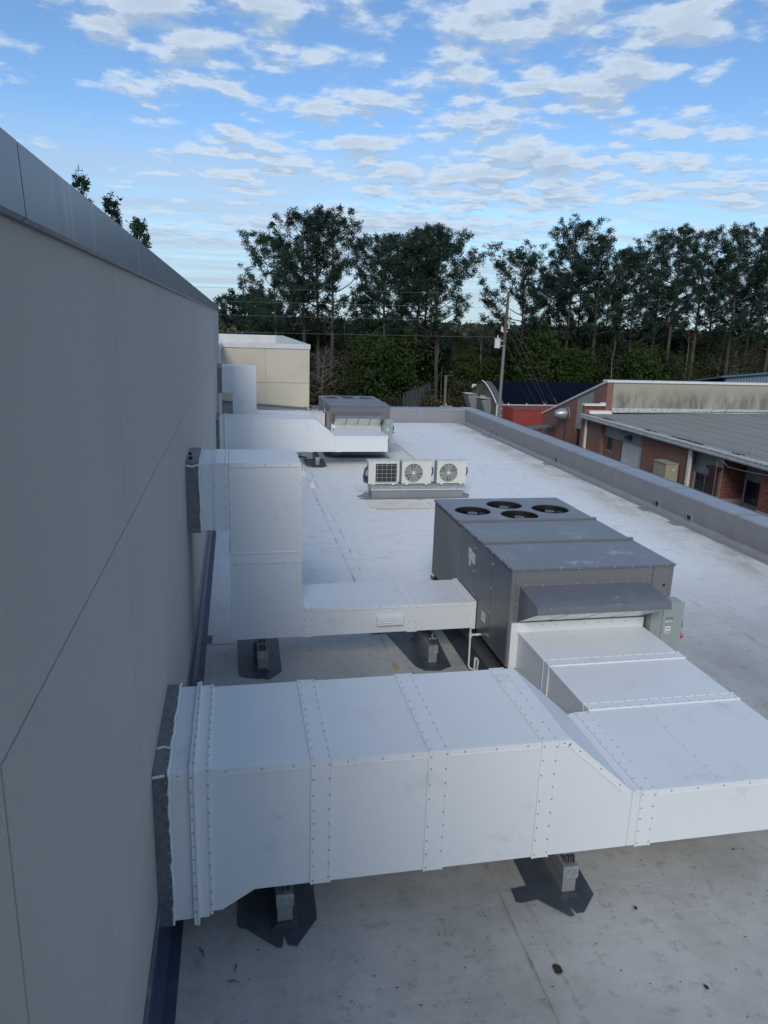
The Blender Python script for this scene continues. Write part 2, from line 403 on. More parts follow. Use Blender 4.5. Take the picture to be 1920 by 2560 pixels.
roof = thing('roof', (0, 0, 0), None, None, kind='structure')
MB().box(-.60, 9.95, -4, 31.05, -.35, -.004).build('roof_deck', m_roof, roof)
edges = [-.60, 1.87, 4.45, 7.02, 9.93]
for i in range(4):
    z = .000 if i % 2 else .003
    MB().box(edges[i], edges[i+1]+(.0 if i % 2 else .06), -4, 31.0, -.003, z+.001*i).build('membrane_sheet', m_roof, roof)
MB().box(1.87, 2.03, -4, 18.6, .0, .0085).build('cover_strip', m_roof, roof)
MB().box(-.42, -.06, 9.02, 9.08, .0, .009).build('cover_strip', m_roof, roof)
for (a, b, y) in ((2.1, 9.8, 21.7), (-.3, 1.8, 14.5)):
    MB().box(a, b, y, y+.08, .0, .0072).build('cover_strip', m_roof, roof)
def flat(pts, z, name, m, parent, th=.0035, **k): return MB().prism(pts, z-th, z, 'z').build(name, m, parent, **k)
for pts in ([(3.0, 16.79), (3.0, 16.07), (3.12, 15.97), (4.33, 15.94), (4.38, 16.66)], [(2.96, 18.43), (2.97, 17.78), (3.05, 17.72), (3.3, 17.71), (3.33, 18.41)], [(4.53, 16.6), (4.40, 15.9), (5.0, 15.2), (5.6, 15.2), (5.6, 16.6)]):
    flat(pts, .0125, 'membrane_patch', m_patch, roof)
flat([(4.72, 21.2), (4.80, 25.32), (5.5, 25.33), (5.52, 21.2)], .0125, 'membrane_patch', m_patch, roof)
ye = MB()
ye.box(3.1, 4.35, 15.90, 15.935, .004, .013).box(4.66, 4.71, 21.2, 25.3, .004, .013).box(5.52, 5.56, 21.2, 25.3, .004, .013)
ye.box(1.86, 1.92, 8.0, 8.2, .004, .0135)
ye.build('seam_primer', m_yel, roof)

# ------------------------------------------------------------------ tall stucco wall
WX = -.548
wall = thing('stucco_wall', (WX-.2, 12, 0), 'tall grey sand-stucco wall of the higher building running along the left side of the roof', 'wall')
MB().box(WX-.45, WX-.012, -4.0, 27.3, -4.4, 4.335).build('wall_core', m_eifs, wall)
ys = [-4.0, 1.64, 3.74, 9.9, 16.0, 22.0, 27.3]
zs = [.40, 1.448, 3.077, 4.333]
for i in range(len(ys)-1):
    for k in range(3):
        gp = .0045
        y0 = ys[i]+(0 if i == 0 else gp); y1 = ys[i+1]-(0 if i == len(ys)-2 else gp)
        if i == 0 and k == 2: y1 = 1.64-gp
        if k == 2 and i == 0: y0, y1 = -4, 3.74-gp
        if k == 2 and i == 1: continue
        MB().box(WX-.0125, WX, y0, y1, zs[k]+(gp if k else 0), zs[k+1]-(gp if k < 2 else 0)).build('stucco_panel', m_eifs, wall, bevel=.003)
cy = [-4, -.35, 2.15, 4.67, 7.12, 9.5, 11.9, 14.3, 16.7, 19.1, 21.5, 23.9, 27.36]
for i in range(len(cy)-1):
    a, b = cy[i]+.004, cy[i+1]-.004
    MB().prism([(WX+.030, 4.335), (WX+.022, 4.515), (WX-.50, 4.49), (WX-.52, 4.335), (WX-.50, 4.330), (WX+.018, 4.326)], a, b, 'y').build('coping_sheet', m_cope, wall)
fl = MB().box(WX-.0115, WX+.006, -4, 27.3, .0, .385)
fl.prism([(WX+.005, .06), (WX+.06, .003), (WX+.128, .003), (WX+.128, .0105), (WX+.005, .0105)], -4, 27.3, 'y')
fl.box(WX+.10, WX+.195, 9.05, 9.30, .004, .0125)
fl.build('base_flashing', m_navy, wall)
MB().prism([(WX-.01, .42), (WX+.010, .42), (WX+.020, .385), (WX+.016, .380), (WX-.01, .392)], -4, 27.3, 'y').build('counter_flashing', m_cope, wall)
# lower cream return wall and cream penthouse
low = thing('cream_penthouse', (1.2, 33, 0), 'cream stucco block with pale metal coping standing past the far end of the grey wall', 'building')
X1 = 3.03
MB().box(-9, X1-.012, 31.025, 31.40, -4.4, 3.02).box(-9, X1-.012, 48.2, 48.6, -4.4, 3.02).box(X1-.4, X1-.012, 31.4, 48.2, -4.4, 3.02).box(-9, X1-.4, 31.4, 48.2, 2.30, 2.40).build('wall_core', m_cream, low)
for (a, b) in ((-9, -.55), (-.55, 1.225), (1.255, X1)):
    for (z0, z1) in ((.62, 1.595), (1.625, 3.0)):
        if a == -9: a2, b2 = a, b-.012
        else: a2, b2 = a, b
        MB().box(a2, b2, 31.0, 31.026, z0, z1).build('stucco_panel', m_cream, low)
for (y0, y1) in ((31.01, 39.9), (39.92, 48.6)):
    MB().box(X1-.0125, X1, y0, y1, -4.4, 3.0).build('stucco_panel', m_cream, low)
cp = [('s', -9, X1+.03, 30.96, 31.42), ('n', -9, X1+.03, 48.2, 48.66)]
for _, a, b, c, d in cp:
    MB().box(a, b, c, d, 3.0, 3.19).build('coping_sheet', m_copel, low, bevel=.006)
MB().box(X1-.42, X1+.028, 31.42, 48.2, 3.0, 3.188).build('coping_sheet', m_copel, low, bevel=.006)
MB().box(-9, X1-.42, 48.10, 48.198, 2.4, 3.17).box(X1-.50, X1-.422, 31.42, 48.1, 2.4, 3.17).build('inner_face', m_copel, low)
MB().prism([(-.54, .86), (2.95, .60), (2.95, .52), (-.54, .76)], 30.95, 31.0, 'y').build('counter_flashing', m_cope, low)
MB().prism([(-.54, .0), (2.95, .0), (2.95, .54), (-.54, .78)], 30.97, 31.0, 'y').build('base_flashing', m_grey, low)
MB().box(WX-.45, WX, 27.3, 31.0, -4.4, 3.0).build('return_wall', m_cream, low)
MB().box(WX-.47, WX+.03, 27.37, 30.955, 3.0, 3.187).build('coping_sheet', m_copel, low)

# ------------------------------------------------------------------ parapets
par = thing('parapet', (10.2, 14, 0), 'long low grey membrane parapet down the right side of the white roof', 'parapet')
sec = [(9.90, 0), (9.90, .575), (9.93, .600), (10.47, .585), (10.50, .56), (10.50, -4.4), (10.30, -4.4), (10.30, -.2), (9.90, -.2)]
MB().prism(sec, -4, 31.9, 'y').build('parapet_wall', m_grey, par)
MB().prism([(9.896, .565), (9.899, .578), (9.928, .605), (10.472, .590), (10.502, .563), (10.498, .55), (9.92, .56)], -4, 31.9, 'y').build('parapet_cap', m_cap, par)
MB().prism([(9.78, .004), (9.90, .075), (9.91, .075), (9.91, .0)], -4, 31.0, 'y').build('cant_strip', m_grey, par)
MB().box(9.62, 9.80, -4, 31.0, .0, .0098).build('base_flashing', m_grey, par)
for k, y in enumerate((2.6, 5.1, 7.6, 10.1, 12.6, 15.1, 17.6, 20.1, 22.6, 25.1, 27.6, 30.1)):
    MB().prism([(9.893, .02), (9.893, .580), (9.925, .606), (10.475, .591), (10.475, .586), (9.93, .598), (9.899, .572), (9.899, .02)], y, y+.14, 'y').build('membrane_lap', m_grey, par)
MB().box(10.495, 10.53, -4, 31.93, .52, .592).build('drip_edge', m_cope, par)
for y in (14.2, 15.5, 21.3, 26.8, 27.35):
    b = MB()
    for (a1, a2, c1_, c2_) in ((y-.10, y+.10, .20, .215), (y-.10, y+.10, .075, .09), (y-.10, y-.085, .09, .20), (y+.085, y+.10, .09, .20)):
        b.box(9.872, 9.905, a1, a2, c1_, c2_)
    sc_ = b.build('scupper', m_galvl, par)
    MB().box(9.890, 9.897, y-.085, y+.085, .09, .20).build('opening', m_black, sc_)
    flat([(9.45, y-.16), (9.47, y+.18), (9.80, y+.30), (9.80, y-.28)], .0105, 'drain_patch', m_grey, par)
par2 = thing('parapet', (6.5, 31.4, 0), 'low grey membrane parapet closing the far end of the white roof', 'parapet')
sec2 = [(31.0, 0), (31.0, .575), (31.03, .598), (31.87, .580), (31.90, .56), (31.9, -4.4), (31.6, -4.4), (31.6, -.2), (31.0, -.2)]
MB().prism(sec2, 3.05, 9.893, 'x').build('parapet_wall', m_grey, par2)
MB().prism([(30.996, .565), (30.999, .578), (31.028, .603), (31.872, .585), (31.902, .563), (31.898, .55), (31.02, .56)], 3.05, 9.893, 'x').build('parapet_cap', m_cap, par2)
MB().prism([(30.88, .004), (31.0, .075), (31.01, .075), (31.01, .0)], 2.96, 9.9, 'x').build('cant_strip', m_grey, par2)
MB().box(3.05, 9.90, 31.895, 31.93, .52, .586).build('drip_edge', m_cope, par2)
MB().box(3.04, 3.12, 30.93, 31.0, .05, .66).box(3.04, 3.5, 30.93, 31.3, .60, .665).build('corner_flashing', m_cope, par2)

# ================================================================== DUCTS
def ring_x(x0, x1, y0, y1, z0, z1, parent, lab=None):
    t = .006
    b = MB().box(x0, x1, y0-t, y1+t, z0-t, z1+t)
    for xx in (x0-.004, x1-.008): b.box(xx, xx+.009, y0-.0085, y1+.0085, z0-.0085, z1+.0085)
    b.build('joint_band', m_ductband, parent)
    sc = []
    for xx in (x0+.014, x1-.014):
        n = max(3, int((z1-z0)/.115)); 
        for k in range(n+1):
            zz = z0+.03+(z1-z0-.06)*k/n
            if rng.random() > .04: sc.append(((xx+rng.uniform(-.003, .003), y0-t, zz+rng.uniform(-.01, .01)), (0, -1, 0)))
        n = max(3, int((y1-y0)/.105))
        for k in range(n+1):
            yy = y0+.03+(y1-y0-.06)*k/n
            if rng.random() > .04: sc.append(((xx+rng.uniform(-.003, .003), yy+rng.uniform(-.01, .01), z1+t), (0, 0, 1)))
    return sc
def ring_y(y0, y1, x0, x1, z0, z1, parent):
    t = .006
    b = MB().box(x0-t, x1+t, y0, y1, z0-t, z1+t)
    for yy in (y0-.004, y1-.008): b.box(x0-.010, x1+.010, yy, yy+.009, z0-.010, z1+.010)
    b.build('joint_band', m_ductband, parent)
    sc = []
    for yy in (y0+.014, y1-.014):
        n = int((x1-x0)/.12)
        for k in range(n+1): sc.append(((x0+.03+(x1-x0-.06)*k/n, yy, z1+t), (0, 0, 1)))
        for k in range(4): sc.append(((x0-t, yy, z0+.04+(z1-z0-.08)*k/3), (-1, 0, 0)))
    return sc
def strip_front(pa, pb, y, parent, w_=.042):
    """folded edge strip along the top front edge from pa to pb=(x,z)"""
    a = Vector((pa[0], 0, pa[1])); b = Vector((pb[0], 0, pb[1])); d = (b-a).normalized(); n = Vector((-d.z, 0, d.x))
    if n.z < 0: n = -n
    lo = -w_; pts = [a+n*lo, b+n*lo, b+n*.004, a+n*.004]
    MB().prism([(p.x, p.z) for p in pts], y-.005, y+.03, 'y').build('edge_strip', m_ductband, parent)
    e = [a+n*(lo-.003), b+n*(lo-.003), b+n*(lo+.004), a+n*(lo+.004)]
    MB().prism([(p.x, p.z) for p in e], y-.009, y+.01, 'y').build('edge_strip', m_ductband, parent)
    ln = (b-a).length; k = max(1, int(ln/.2)); sc = []
    for i in range(k):
        p = a+d*(ln*(i+.5)/k+rng.uniform(-.01, .01))+n*lo*.45
        sc.append(((p.x, y-.005, p.z), (0, -1, 0)))
    return sc
def low_duct(name, yf, yb, dz, label, full):
    z0, z1, zl = .415+dz, 1.345+dz, .875+dz
    root = thing(name, (1.5, yf+.5, z0), label, 'duct', 'low white ducts from the wall to the roof units')
    prof = [(-.145, .281+dz), (.07, z0), (2.775, z0), (2.775, zl), (2.245, z1), (-.225, z1), (-.225, .281+dz)]
    MB().prism(prof, yf, yb, 'y').build('duct_body', m_duct, root, bevel=.004)
    MB().box(-.45, -.226, yf-.006, yb+.01, .245+dz, 1.352+dz).build('wall_end_section', m_duct, root, bevel=.003)
    sc = []
    # flange pair close to the wall
    MB().box(-.325, -.305, yf-.03, yb+.03, .215+dz, 1.375+dz).box(-.303, -.290, yf-.034, yb+.034, .212+dz, 1.379+dz).build('flange', m_ductband, root)
    MB().box(-.290, -.205, yf-.008, yb+.008, .27+dz, 1.353+dz).build('joint_band', m_ductband, root)
    MB().box(-.218, -.203, yf-.014, yb+.014, .268+dz, 1.359+dz).build('joint_band', m_ductband, root)
    for k in range(11):
        zz = .32+dz+k*.1
        sc += [((-.314, yf-.03, zz), (0, -1, 0)), ((-.212, yf-.014, zz+.03), (0, -1, 0))]
        yy = yf+.04+(yb-yf-.08)*k/10
        sc += [((-.30, yy, 1.379+dz), (0, 0, 1)), ((-.212, yy, 1.359+dz), (0, 0, 1))]
    sc += strip_front((-.45, 1.345+dz), (-.33, 1.345+dz), yf-.006, root)
    sc += strip_front((-.20, z1), (.443, z1), yf, root)
    for a, b in ((.443, .575), (1.230, 1.365), (2.035, 2.155)): sc += ring_x(a, b, yf, yb, z0, z1, root)
    sc += strip_front((.58, z1), (1.225, z1), yf, root); sc += strip_front((1.37, z1), (2.03, z1), yf, root)
    sc += strip_front((2.16, z1), (2.245, z1), yf, root); sc += strip_front((2.255, z1-.008), (2.765, zl+.008), yf, root)
    xe = 4.49 if full else 4.36
    MB().box(2.777, xe, yf, yb, z0, zl).build('duct_body', m_duct, root, bevel=.004)
    sc += ring_x(2.845, 2.965, yf, yb, z0, zl, root)
    sc += strip_front((2.97, zl), (xe, zl), yf, root)
    MB().box(2.80, 2.838, yf+.01, yb, zl-.01, zl+.004).build('edge_strip', m_ductband, root)
    # collar against the wall, part bare galvanised
    gv = MB().prism([(WX+.002, .23+dz), (-.452, .23+dz), (-.452, 1.368+dz), (WX+.002, 1.368+dz)], yf-.03, yb+.03, 'y')
    gv.build('wall_collar', m_galv, root)
    cs = MB()
    # wavy sealant bead round the collar edge
    pth = []
    for k in range(26): pth.append((-.450+rng.uniform(-.006, .006), yf-.034, .24+dz+1.13*k/25))
    for k in range(24): pth.append((-.450+rng.uniform(-.006, .006), yf-.03+(yb-yf+.06)*k/23, 1.372+dz))
    cs.tube(pth, .0085, 5)
    cs.tube([(WX+.004, yf-.032, 1.345+dz), (WX+.03, yf-.036, 1.35+dz), (-.47, yf-.033, 1.355+dz)], .009, 5)
    cs.tube([(WX+.004, yf+.25, 1.371+dz), (-.50, yf+.26, 1.374+dz), (-.455, yf+.24, 1.372+dz)], .008, 5)
    cs.build('sealant_bead', m_caulk, root)
    for k in range(13):
        sc.append(((-.468, yf-.03, .28+dz+k*.085), (0, -1, 0))); sc.append(((-.468, yf+k*(yb-yf)/12, 1.368+dz), (0, 0, 1)))
    # branch to the unit
    if full:
        ye_ = 7.03
        MB().box(3.0, 4.49, yb, ye_, z0, zl-.002).build('duct_body', m_duct, root, bevel=.003)
        sc += ring_y(6.19, 6.32, 3.0, 4.49, z0, zl, root)
        sc += ring_y(5.33, 5.44, 3.0, 4.49, z0, zl, root)
        MB().box(3.497, 3.507, yf, 5.33, zl, zl+.006).build('seam', m_ductband, root)
        for k in range(8): sc.append(((3.515+rng.uniform(-.004, .004), yf+.08+k*.14, zl), (0, 0, 1)))
        MB().box(2.994, 3.03, 5.45, 6.18, zl-.04, zl+.003).box(2.994, 3.03, 6.33, ye_, zl-.04, zl+.003).build('edge_strip', m_ductband, root)
        yr = 7.048
    else:
        MB().box(2.95, 4.36, yb, 22.73, z0, zl-.002).build('duct_body', m_duct, root)
        yr = 22.748
    f = MB()
    f.box(2.915, 4.50, yr-.022, yr-.003, z0+.03, zl+.105).build('unit_flange', m_caulk, root)
    for k in range(10): sc.append(((2.95+k*.165, yr-.022, zl+.07), (0, -1, 0)))
    MB().screws(sc).build('screws', m_screw, root, kind='stuff')
    return root
low_duct('air_duct', 4.19, 5.30, 0, 'large white low duct in the foreground turning right to the near unit', True)
low_duct('air_duct', 20.9, 22.05, .055, 'white low duct beyond the riser running to the far dark grey unit', False)

def high_duct(yf, yb, x1, ztop, zarm, zh0, zh1, xe, label, act):
    root = thing('air_duct', (.3, yf+.4, zh0), label, 'duct', 'tall white riser ducts')
    x0 = -.09
    MB().prism([(x0, zh0), (x1, zh0), (x1, ztop), (x0, ztop)], yf, yb, 'y').build('riser', m_duct, root, bevel=.004)
    MB().prism([(-.40, zarm), (x0-.001, zarm), (x0-.001, ztop-.004), (-.40, ztop-.004)], yf+.005, yb-.005, 'y').build('top_arm', m_duct, root, bevel=.003)
    sc = ring_x(-.25, -.115, yf+.005, yb-.005, zarm, ztop-.004, root)
    MB().box(WX+.002, -.401, yf-.015, yb+.015, zarm-.02, ztop+.02).build('wall_collar', m_galv, root)
    pth = [(-.403+rng.uniform(-.006, .006), yf-.018, zarm+(ztop-zarm)*k/14) for k in range(15)]+[(-.403+rng.uniform(-.006, .006), yf+(yb-yf)*k/12, ztop+.022) for k in range(13)]
    MB().tube(pth, .009, 5).tube([(WX+.004, yf-.018, ztop-.02), (-.48, yf-.021, ztop-.035), (-.405, yf-.018, ztop-.01)], .011, 5).build('sealant_bead', m_caulk, root)
    if act:
        MB().tube([(-.50, yf+.15, ztop+.02), (-.50, yf+.15, ztop+.05)], .022, 10).tube([(-.52, yf+.45, ztop+.02), (-.52, yf+.45, ztop+.045)], .018, 10).build('cable_gland', m_black, root)
    # riser joint
    zj = 1.40 if act else 1.62
    t = .006
    MB().box(x0-t, x1+t, yf-t, yb+t, zj, zj+.125).box(x0-.011, x1+.011, yf-.011, yb+.011, zj-.003, zj+.007).box(x0-.011, x1+.011, yf-.011, yb+.011, zj+.118, zj+.128).build('joint_band', m_ductband, root)
    for k in range(6):
        for zz in (zj+.012, zj+.113): sc.append(((x0+.06+k*.136, yf-t, zz), (0, -1, 0)))
    # edge strips: top front and right side
    sc += strip_front((x0+.005, ztop), (x1-.005, ztop), yf, root)
    MB().box(x1-.038, x1+.004, yf-.005, yf+.03, zh1+.03, ztop-.05).build('edge_strip', m_ductband, root)
    for k in range(8): sc.append(((x1-.018, yf-.005, zh1+.12+k*.2), (0, -1, 0)))
    # horizontal leg with a small transition at the heel
    MB().prism([(x1-.001, zh0), (xe, zh0+.004), (xe, zh1-.01), (x1+.06, zh1), (x1-.001, zh1+.07)], yf+.003, yb-.06, 'y').build('horizontal_leg', m_duct, root, bevel=.003)
    sc += ring_x(x1+.035, x1+.14, yf+.003, yb-.06, zh0, zh1, root)
    xm = x1+(xe-x1)*.60
    sc += ring_x(xm, xm+.115, yf+.003, yb-.06, zh0+.002, zh1-.006, root)
    sc += strip_front((x1+.145, zh1-.001), (xm-.005, zh1-.005), yf+.003, root, .03)
    sc += strip_front((xm+.12, zh1-.006), (xe-.06, zh1-.008), yf+.003, root, .03)
    MB().box(xe-.06, xe-.003, yf-.004, yb-.05, zh0-.006, zh1+.004).build('unit_flange', m_ductband, root)
    if act:
        a = MB().box(1.63, 1.955, yf-.045, yf+.003, .565, .675).box(1.80, 1.815, yf-.052, yf-.045, .565, .68)
        ob = a.build('damper_actuator', m_ductband, root, bevel=.006)
        MB().tube([(1.89, yf-.045, .615), (1.89, yf-.057, .615)], .042, 18).build('dial', m_ductband, ob)
        MB().box(1.635, 1.79, yf-.056, yf-.045, .60, .607).box(1.635, 1.79, yf-.056, yf-.045, .635, .642).build('cover_rib', m_ductband, ob)
    MB().screws(sc).build('screws', m_screw, root, kind='stuff')
    return root
high_duct(8.12, 9.02, .71, 2.565, 1.80, .458, .812, 2.885, 'tall white riser duct standing before the foreground duct, with a small actuator on its leg', True)
high_duct(23.8, 24.65, .645, 2.69, 1.86, .74, 1.23, 2.845, 'far tall white riser duct in front of the cream stucco block', False)

# ------------------------------------------------------------------ duct supports
def support(x, y, ylen, skirt, label, wd=.105):
    root = thing('duct_support', (x, y, 0), label, 'support', 'curb supports under the white ducts')
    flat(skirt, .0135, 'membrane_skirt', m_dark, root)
    MB().prism([(x-.095, .0135), (x-wd/2, .05), (x+wd/2, .05), (x+.095, .0135)], y-.03, y+ylen, 'y').build('cant', m_dark, root)
    MB().box(x-wd/2, x+wd/2, y, y+ylen, .01, .175).build('curb', m_grey, root, bevel=.004)
    MB().box(x-wd/2-.008, x+wd/2+.008, y-.01, y+ylen, .170, .272).build('metal_cap', m_galvl, root, bevel=.002)
    st = MB()
    for xx in (x-.030, x+.010):
        st.box(xx, xx+.005, y+.02, y+ylen, .274, .335).box(xx+.022, xx+.027, y+.02, y+ylen, .274, .335).box(xx, xx+.027, y+.02, y+ylen, .268, .275)
    st.build('strut_channel', m_galv, root)
    MB().box(x-.05, x+.05, y+.05, y+.09, .336, .345).tube([(x, y+.07, .27), (x, y+.07, .41)], .007, 8).tube([(x, y+.07, .345), (x, y+.07, .358)], .014, 6).tube([(x, y+.07, .375), (x, y+.07, .388)], .014, 6).build('threaded_rod', m_galvl, root)
    return root
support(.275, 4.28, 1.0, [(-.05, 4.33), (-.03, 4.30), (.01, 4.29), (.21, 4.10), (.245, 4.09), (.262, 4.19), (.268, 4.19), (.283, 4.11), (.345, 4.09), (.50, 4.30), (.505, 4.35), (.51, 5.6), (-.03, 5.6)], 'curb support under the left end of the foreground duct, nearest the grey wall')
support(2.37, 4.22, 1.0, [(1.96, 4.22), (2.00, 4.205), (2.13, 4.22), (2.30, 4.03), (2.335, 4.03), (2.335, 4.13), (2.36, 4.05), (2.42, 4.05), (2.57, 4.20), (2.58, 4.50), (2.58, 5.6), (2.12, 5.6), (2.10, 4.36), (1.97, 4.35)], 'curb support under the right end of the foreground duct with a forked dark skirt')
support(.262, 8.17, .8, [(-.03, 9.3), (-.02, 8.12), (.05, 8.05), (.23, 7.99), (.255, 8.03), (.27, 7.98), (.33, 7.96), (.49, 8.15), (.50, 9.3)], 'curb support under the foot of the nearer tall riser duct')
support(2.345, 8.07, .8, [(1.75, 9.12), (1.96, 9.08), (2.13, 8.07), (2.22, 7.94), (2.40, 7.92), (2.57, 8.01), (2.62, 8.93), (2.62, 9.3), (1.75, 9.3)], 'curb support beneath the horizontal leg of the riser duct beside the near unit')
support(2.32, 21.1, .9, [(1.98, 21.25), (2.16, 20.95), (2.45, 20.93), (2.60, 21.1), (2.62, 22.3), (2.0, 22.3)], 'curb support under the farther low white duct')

# ================================================================== ROOFTOP UNIT
def rooftop_unit():
    x0, x1, y0, y1, z0, z1 = 2.89, 4.81, 7.05, 10.26, .36, 1.60
    r = thing('rooftop_unit', (3.85, 8.65, 0), 'large dark grey packaged air conditioner nearest the camera, joined by the foreground duct', 'air conditioner', 'packaged rooftop air conditioners')
    MB().box(x0+.12, x1-.10, y0+.16, y1-.10, 0.004, z0).build('roof_curb', m_grey, r)
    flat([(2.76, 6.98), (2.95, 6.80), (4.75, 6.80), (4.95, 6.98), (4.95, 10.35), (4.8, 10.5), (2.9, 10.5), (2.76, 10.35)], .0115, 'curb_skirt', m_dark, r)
    b = MB().box(x0+.03, x1-.03, y0+.03, y1-.03, z0-.0, z0+.085).box(x0-.015, x0+.03, y0, y1, z0+.0, z0+.02).box(x0-.015, x0+.005, y0, y1, z0+.02, z0+.05)
    b.build('base_rail', m_fan, r)
    zc_ = z0+.088
    # inner core
    MB().box(x0+.04, x1-.04, y0+.04, 8.94, zc_, z1-.03).box(x0+.10, x1-.10, 8.98, y1-.05, zc_, z1-.32).build('inner_core', m_black, r)
    # side access panels
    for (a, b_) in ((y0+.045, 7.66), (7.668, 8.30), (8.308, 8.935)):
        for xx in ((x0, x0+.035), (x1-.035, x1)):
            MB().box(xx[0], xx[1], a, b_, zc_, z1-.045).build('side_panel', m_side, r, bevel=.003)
    # corner posts
    for xx in (x0, x1-.045):
        for yy in (y0, y1-.045): MB().box(xx, xx+.045, yy, yy+.042, zc_, z1-.032).build('corner_post', m_unitb if yy == y0 else m_unit, r)
    # coil guards with upright louvres
    for sx_ in (x0, x1):
        gq = MB(); s_ = 1 if sx_ == x0 else -1
        xa, xb = sorted((sx_+.018*s_, sx_+.05*s_)); gq.box(xa, xb, 8.945, y1-.048, zc_, z1-.045)
        n = 19
        for k in range(n):
            yy = 8.955+k*(1.25/n)
            gq.prism([(sx_+.017*s_, yy), (sx_-.004*s_, yy+.018), (sx_-.004*s_, yy+.030), (sx_+.017*s_, yy+.052)], zc_+.03, z1-.07, 'z')
        gq.build('coil_guard', m_unit, r)
        sl_ = MB()
        for k in range(n):
            yy = 8.955+k*(1.25/n)
            for q in range(30): sl_.box(min(sx_-.0052*s_, sx_-.0035*s_), max(sx_-.0052*s_, sx_-.0035*s_), yy+.021, yy+.027, zc_+.06+q*.034, zc_+.073+q*.034)
        sl_.build('guard_slots', m_black, r, kind='stuff')
    MB().box(x0+.05, x1-.05, y1-.03, y1, zc_, z1-.045).build('rear_panel', m_unit, r)
    # top: two plain lids and the fan deck
    MB().box(x0-.012, x1+.012, y0-.012, 8.015, z1-.03, z1).build('top_panel', m_unit, r, bevel=.003)
    MB().box(x0-.012, x1+.012, 8.02, 8.995, z1-.03, z1).build('top_panel', m_unit, r, bevel=.003)
    for yy in (8.0, 8.98): MB().box(x0-.02, x1+.03, yy, yy+.045, z1-.028, z1+.022).build('top_rib', m_unitb, r, bevel=.004)
    fans = [(3.25, 9.575, .262), (3.83, 9.885, .27), (3.845, 9.31, .27), (4.425, 9.60, .275)]
    outer = [(x0-.012, 9.03), (x1+.012, 9.03), (x1+.012, y1+.012), (x0-.012, y1+.012)]
    loops = [[Vector((a, b_, z1)) for a, b_ in outer]]; nseg = 36
    for fx, fy, fr in fans: loops.append([Vector((fx+fr*math.cos(-2*math.pi*k/nseg), fy+fr*math.sin(-2*math.pi*k/nseg), z1)) for k in range(nseg)])
    allv = [p for lp in loops for p in lp]
    d = MB(); d.add(allv, [tuple(t) for t in tessellate_polygon(loops)])
    d.box(x0-.012, x0+.02, 9.03, y1+.012, z1-.03, z1-.001).box(x1-.02, x1+.012, 9.03, y1+.012, z1-.03, z1-.001).box(x0, x1, y1-.02, y1+.012, z1-.03, z1-.001)
    wells = []
    for fx, fy, fr in fans:
        v_ = []; f_ = []
        for zz, rr in ((z1, fr), (z1-.012, fr-.012), (z1-.28, fr-.012)):
            v_ += [(fx+rr*math.cos(2*math.pi*k/nseg), fy+rr*math.sin(2*math.pi*k/nseg), zz) for k in range(nseg)]
        d.add(v_[:2*nseg], [(k, (k+1) % nseg, nseg+(k+1) % nseg, nseg+k) for k in range(nseg)])
        wells.append((v_[nseg:], [(k, (k+1) % nseg, nseg+(k+1) % nseg, nseg+k) for k in range(nseg)]))
    d.build('fan_deck', m_unit, r)
    for a_, b_ in wells: MB().add(a_, b_).build('fan_shroud', m_black, r)
    for i, (fx, fy, fr) in enumerate(fans):
        fo = MB().tube([(fx, fy, z1-.14), (fx, fy, z1-.045)], .055, 16).tube([(fx, fy, z1-.045), (fx, fy, z1-.038)], .075, 16).build('fan', m_hub, r)
        for k in range(4):
            a0 = k*math.pi/2+i*.5; bl = MB(); v_ = []
            for rr, wd_, tw in ((.05, .35, .05), (fr*.55, .42, .042), (fr-.03, .36, .03)):
                for sgn in (-1, 1):
                    a_ = a0+sgn*wd_; v_.append((fx+rr*math.cos(a_), fy+rr*math.sin(a_), z1-.085+sgn*tw))
            bl.add(v_, [(0, 1, 3, 2), (2, 3, 5, 4)]).build('blade', m_fan, fo)
        st = MB()
        for a_ in (.2+i, .2+i+2.09, .2+i+4.19): st.tube([(fx, fy, z1-.15), (fx+fr*.95*math.cos(a_), fy+fr*.95*math.sin(a_), z1-.15)], .010, 5)
        st.tube([(fx, fy, z1-.3), (fx, fy, z1-.15)], .07, 12).build('motor_mount', m_fan, fo)
        MB().screws([((fx+.05*math.cos(q*1.05), fy+.05*math.sin(q*1.05), z1-.038), (0, 0, 1)) for q in range(6)], .008, .005).build('hub_bolts', m_screw, fo)
    # south end: upper panel, narrow control panel, dark plenum panel behind the duct
    MB().box(x0+.047, 4.555, y0, y0+.03, 1.03, z1-.032).build('end_panel', m_unitb, r, bevel=.002)
    MB().box(4.562, x1-.047, y0, y0+.03, zc_, z1-.032).build('control_panel', m_unitb, r, bevel=.002)
    MB().box(x0+.047, 4.555, y0+.006, y0+.03, zc_, 1.025).build('plenum_panel', m_unit, r)
    MB().tube([(4.71, y0-.003, 1.35), (4.71, y0+.004, 1.35)], .017, 12).build('knockout', m_black, r)
    # rain hood: sloping lid, cheeks, lip, and the filters underneath
    hx0, hx1 = 2.985, 4.50
    def hood_pts(xa, xb, prof): return [(xa, *p) for p in prof]+[(xb, *p) for p in prof]
    MB().prism([(y0-.002, 1.400), (6.58, 1.352), (6.55, 1.345), (6.535, 1.268), (6.545, 1.265), (6.56, 1.335), (y0-.002, 1.392)], hx0, hx1, 'x').build('rain_hood', m_unit, r)
    for xa in (hx0+.002, hx1-.006): MB().prism([(y0-.002, 1.395), (6.56, 1.345), (6.545, 1.285), (y0-.002, .995)], xa, xa+.004, 'x').build('hood_cheek', m_unit, r)
    MB().box(hx0-.03, hx1+.02, y0-.008, y0-.002, 1.385, 1.43).box(hx0-.028, hx0+.0, y0-.008, y0-.002, 1.02, 1.385).build('hood_flange', m_unitb, r)
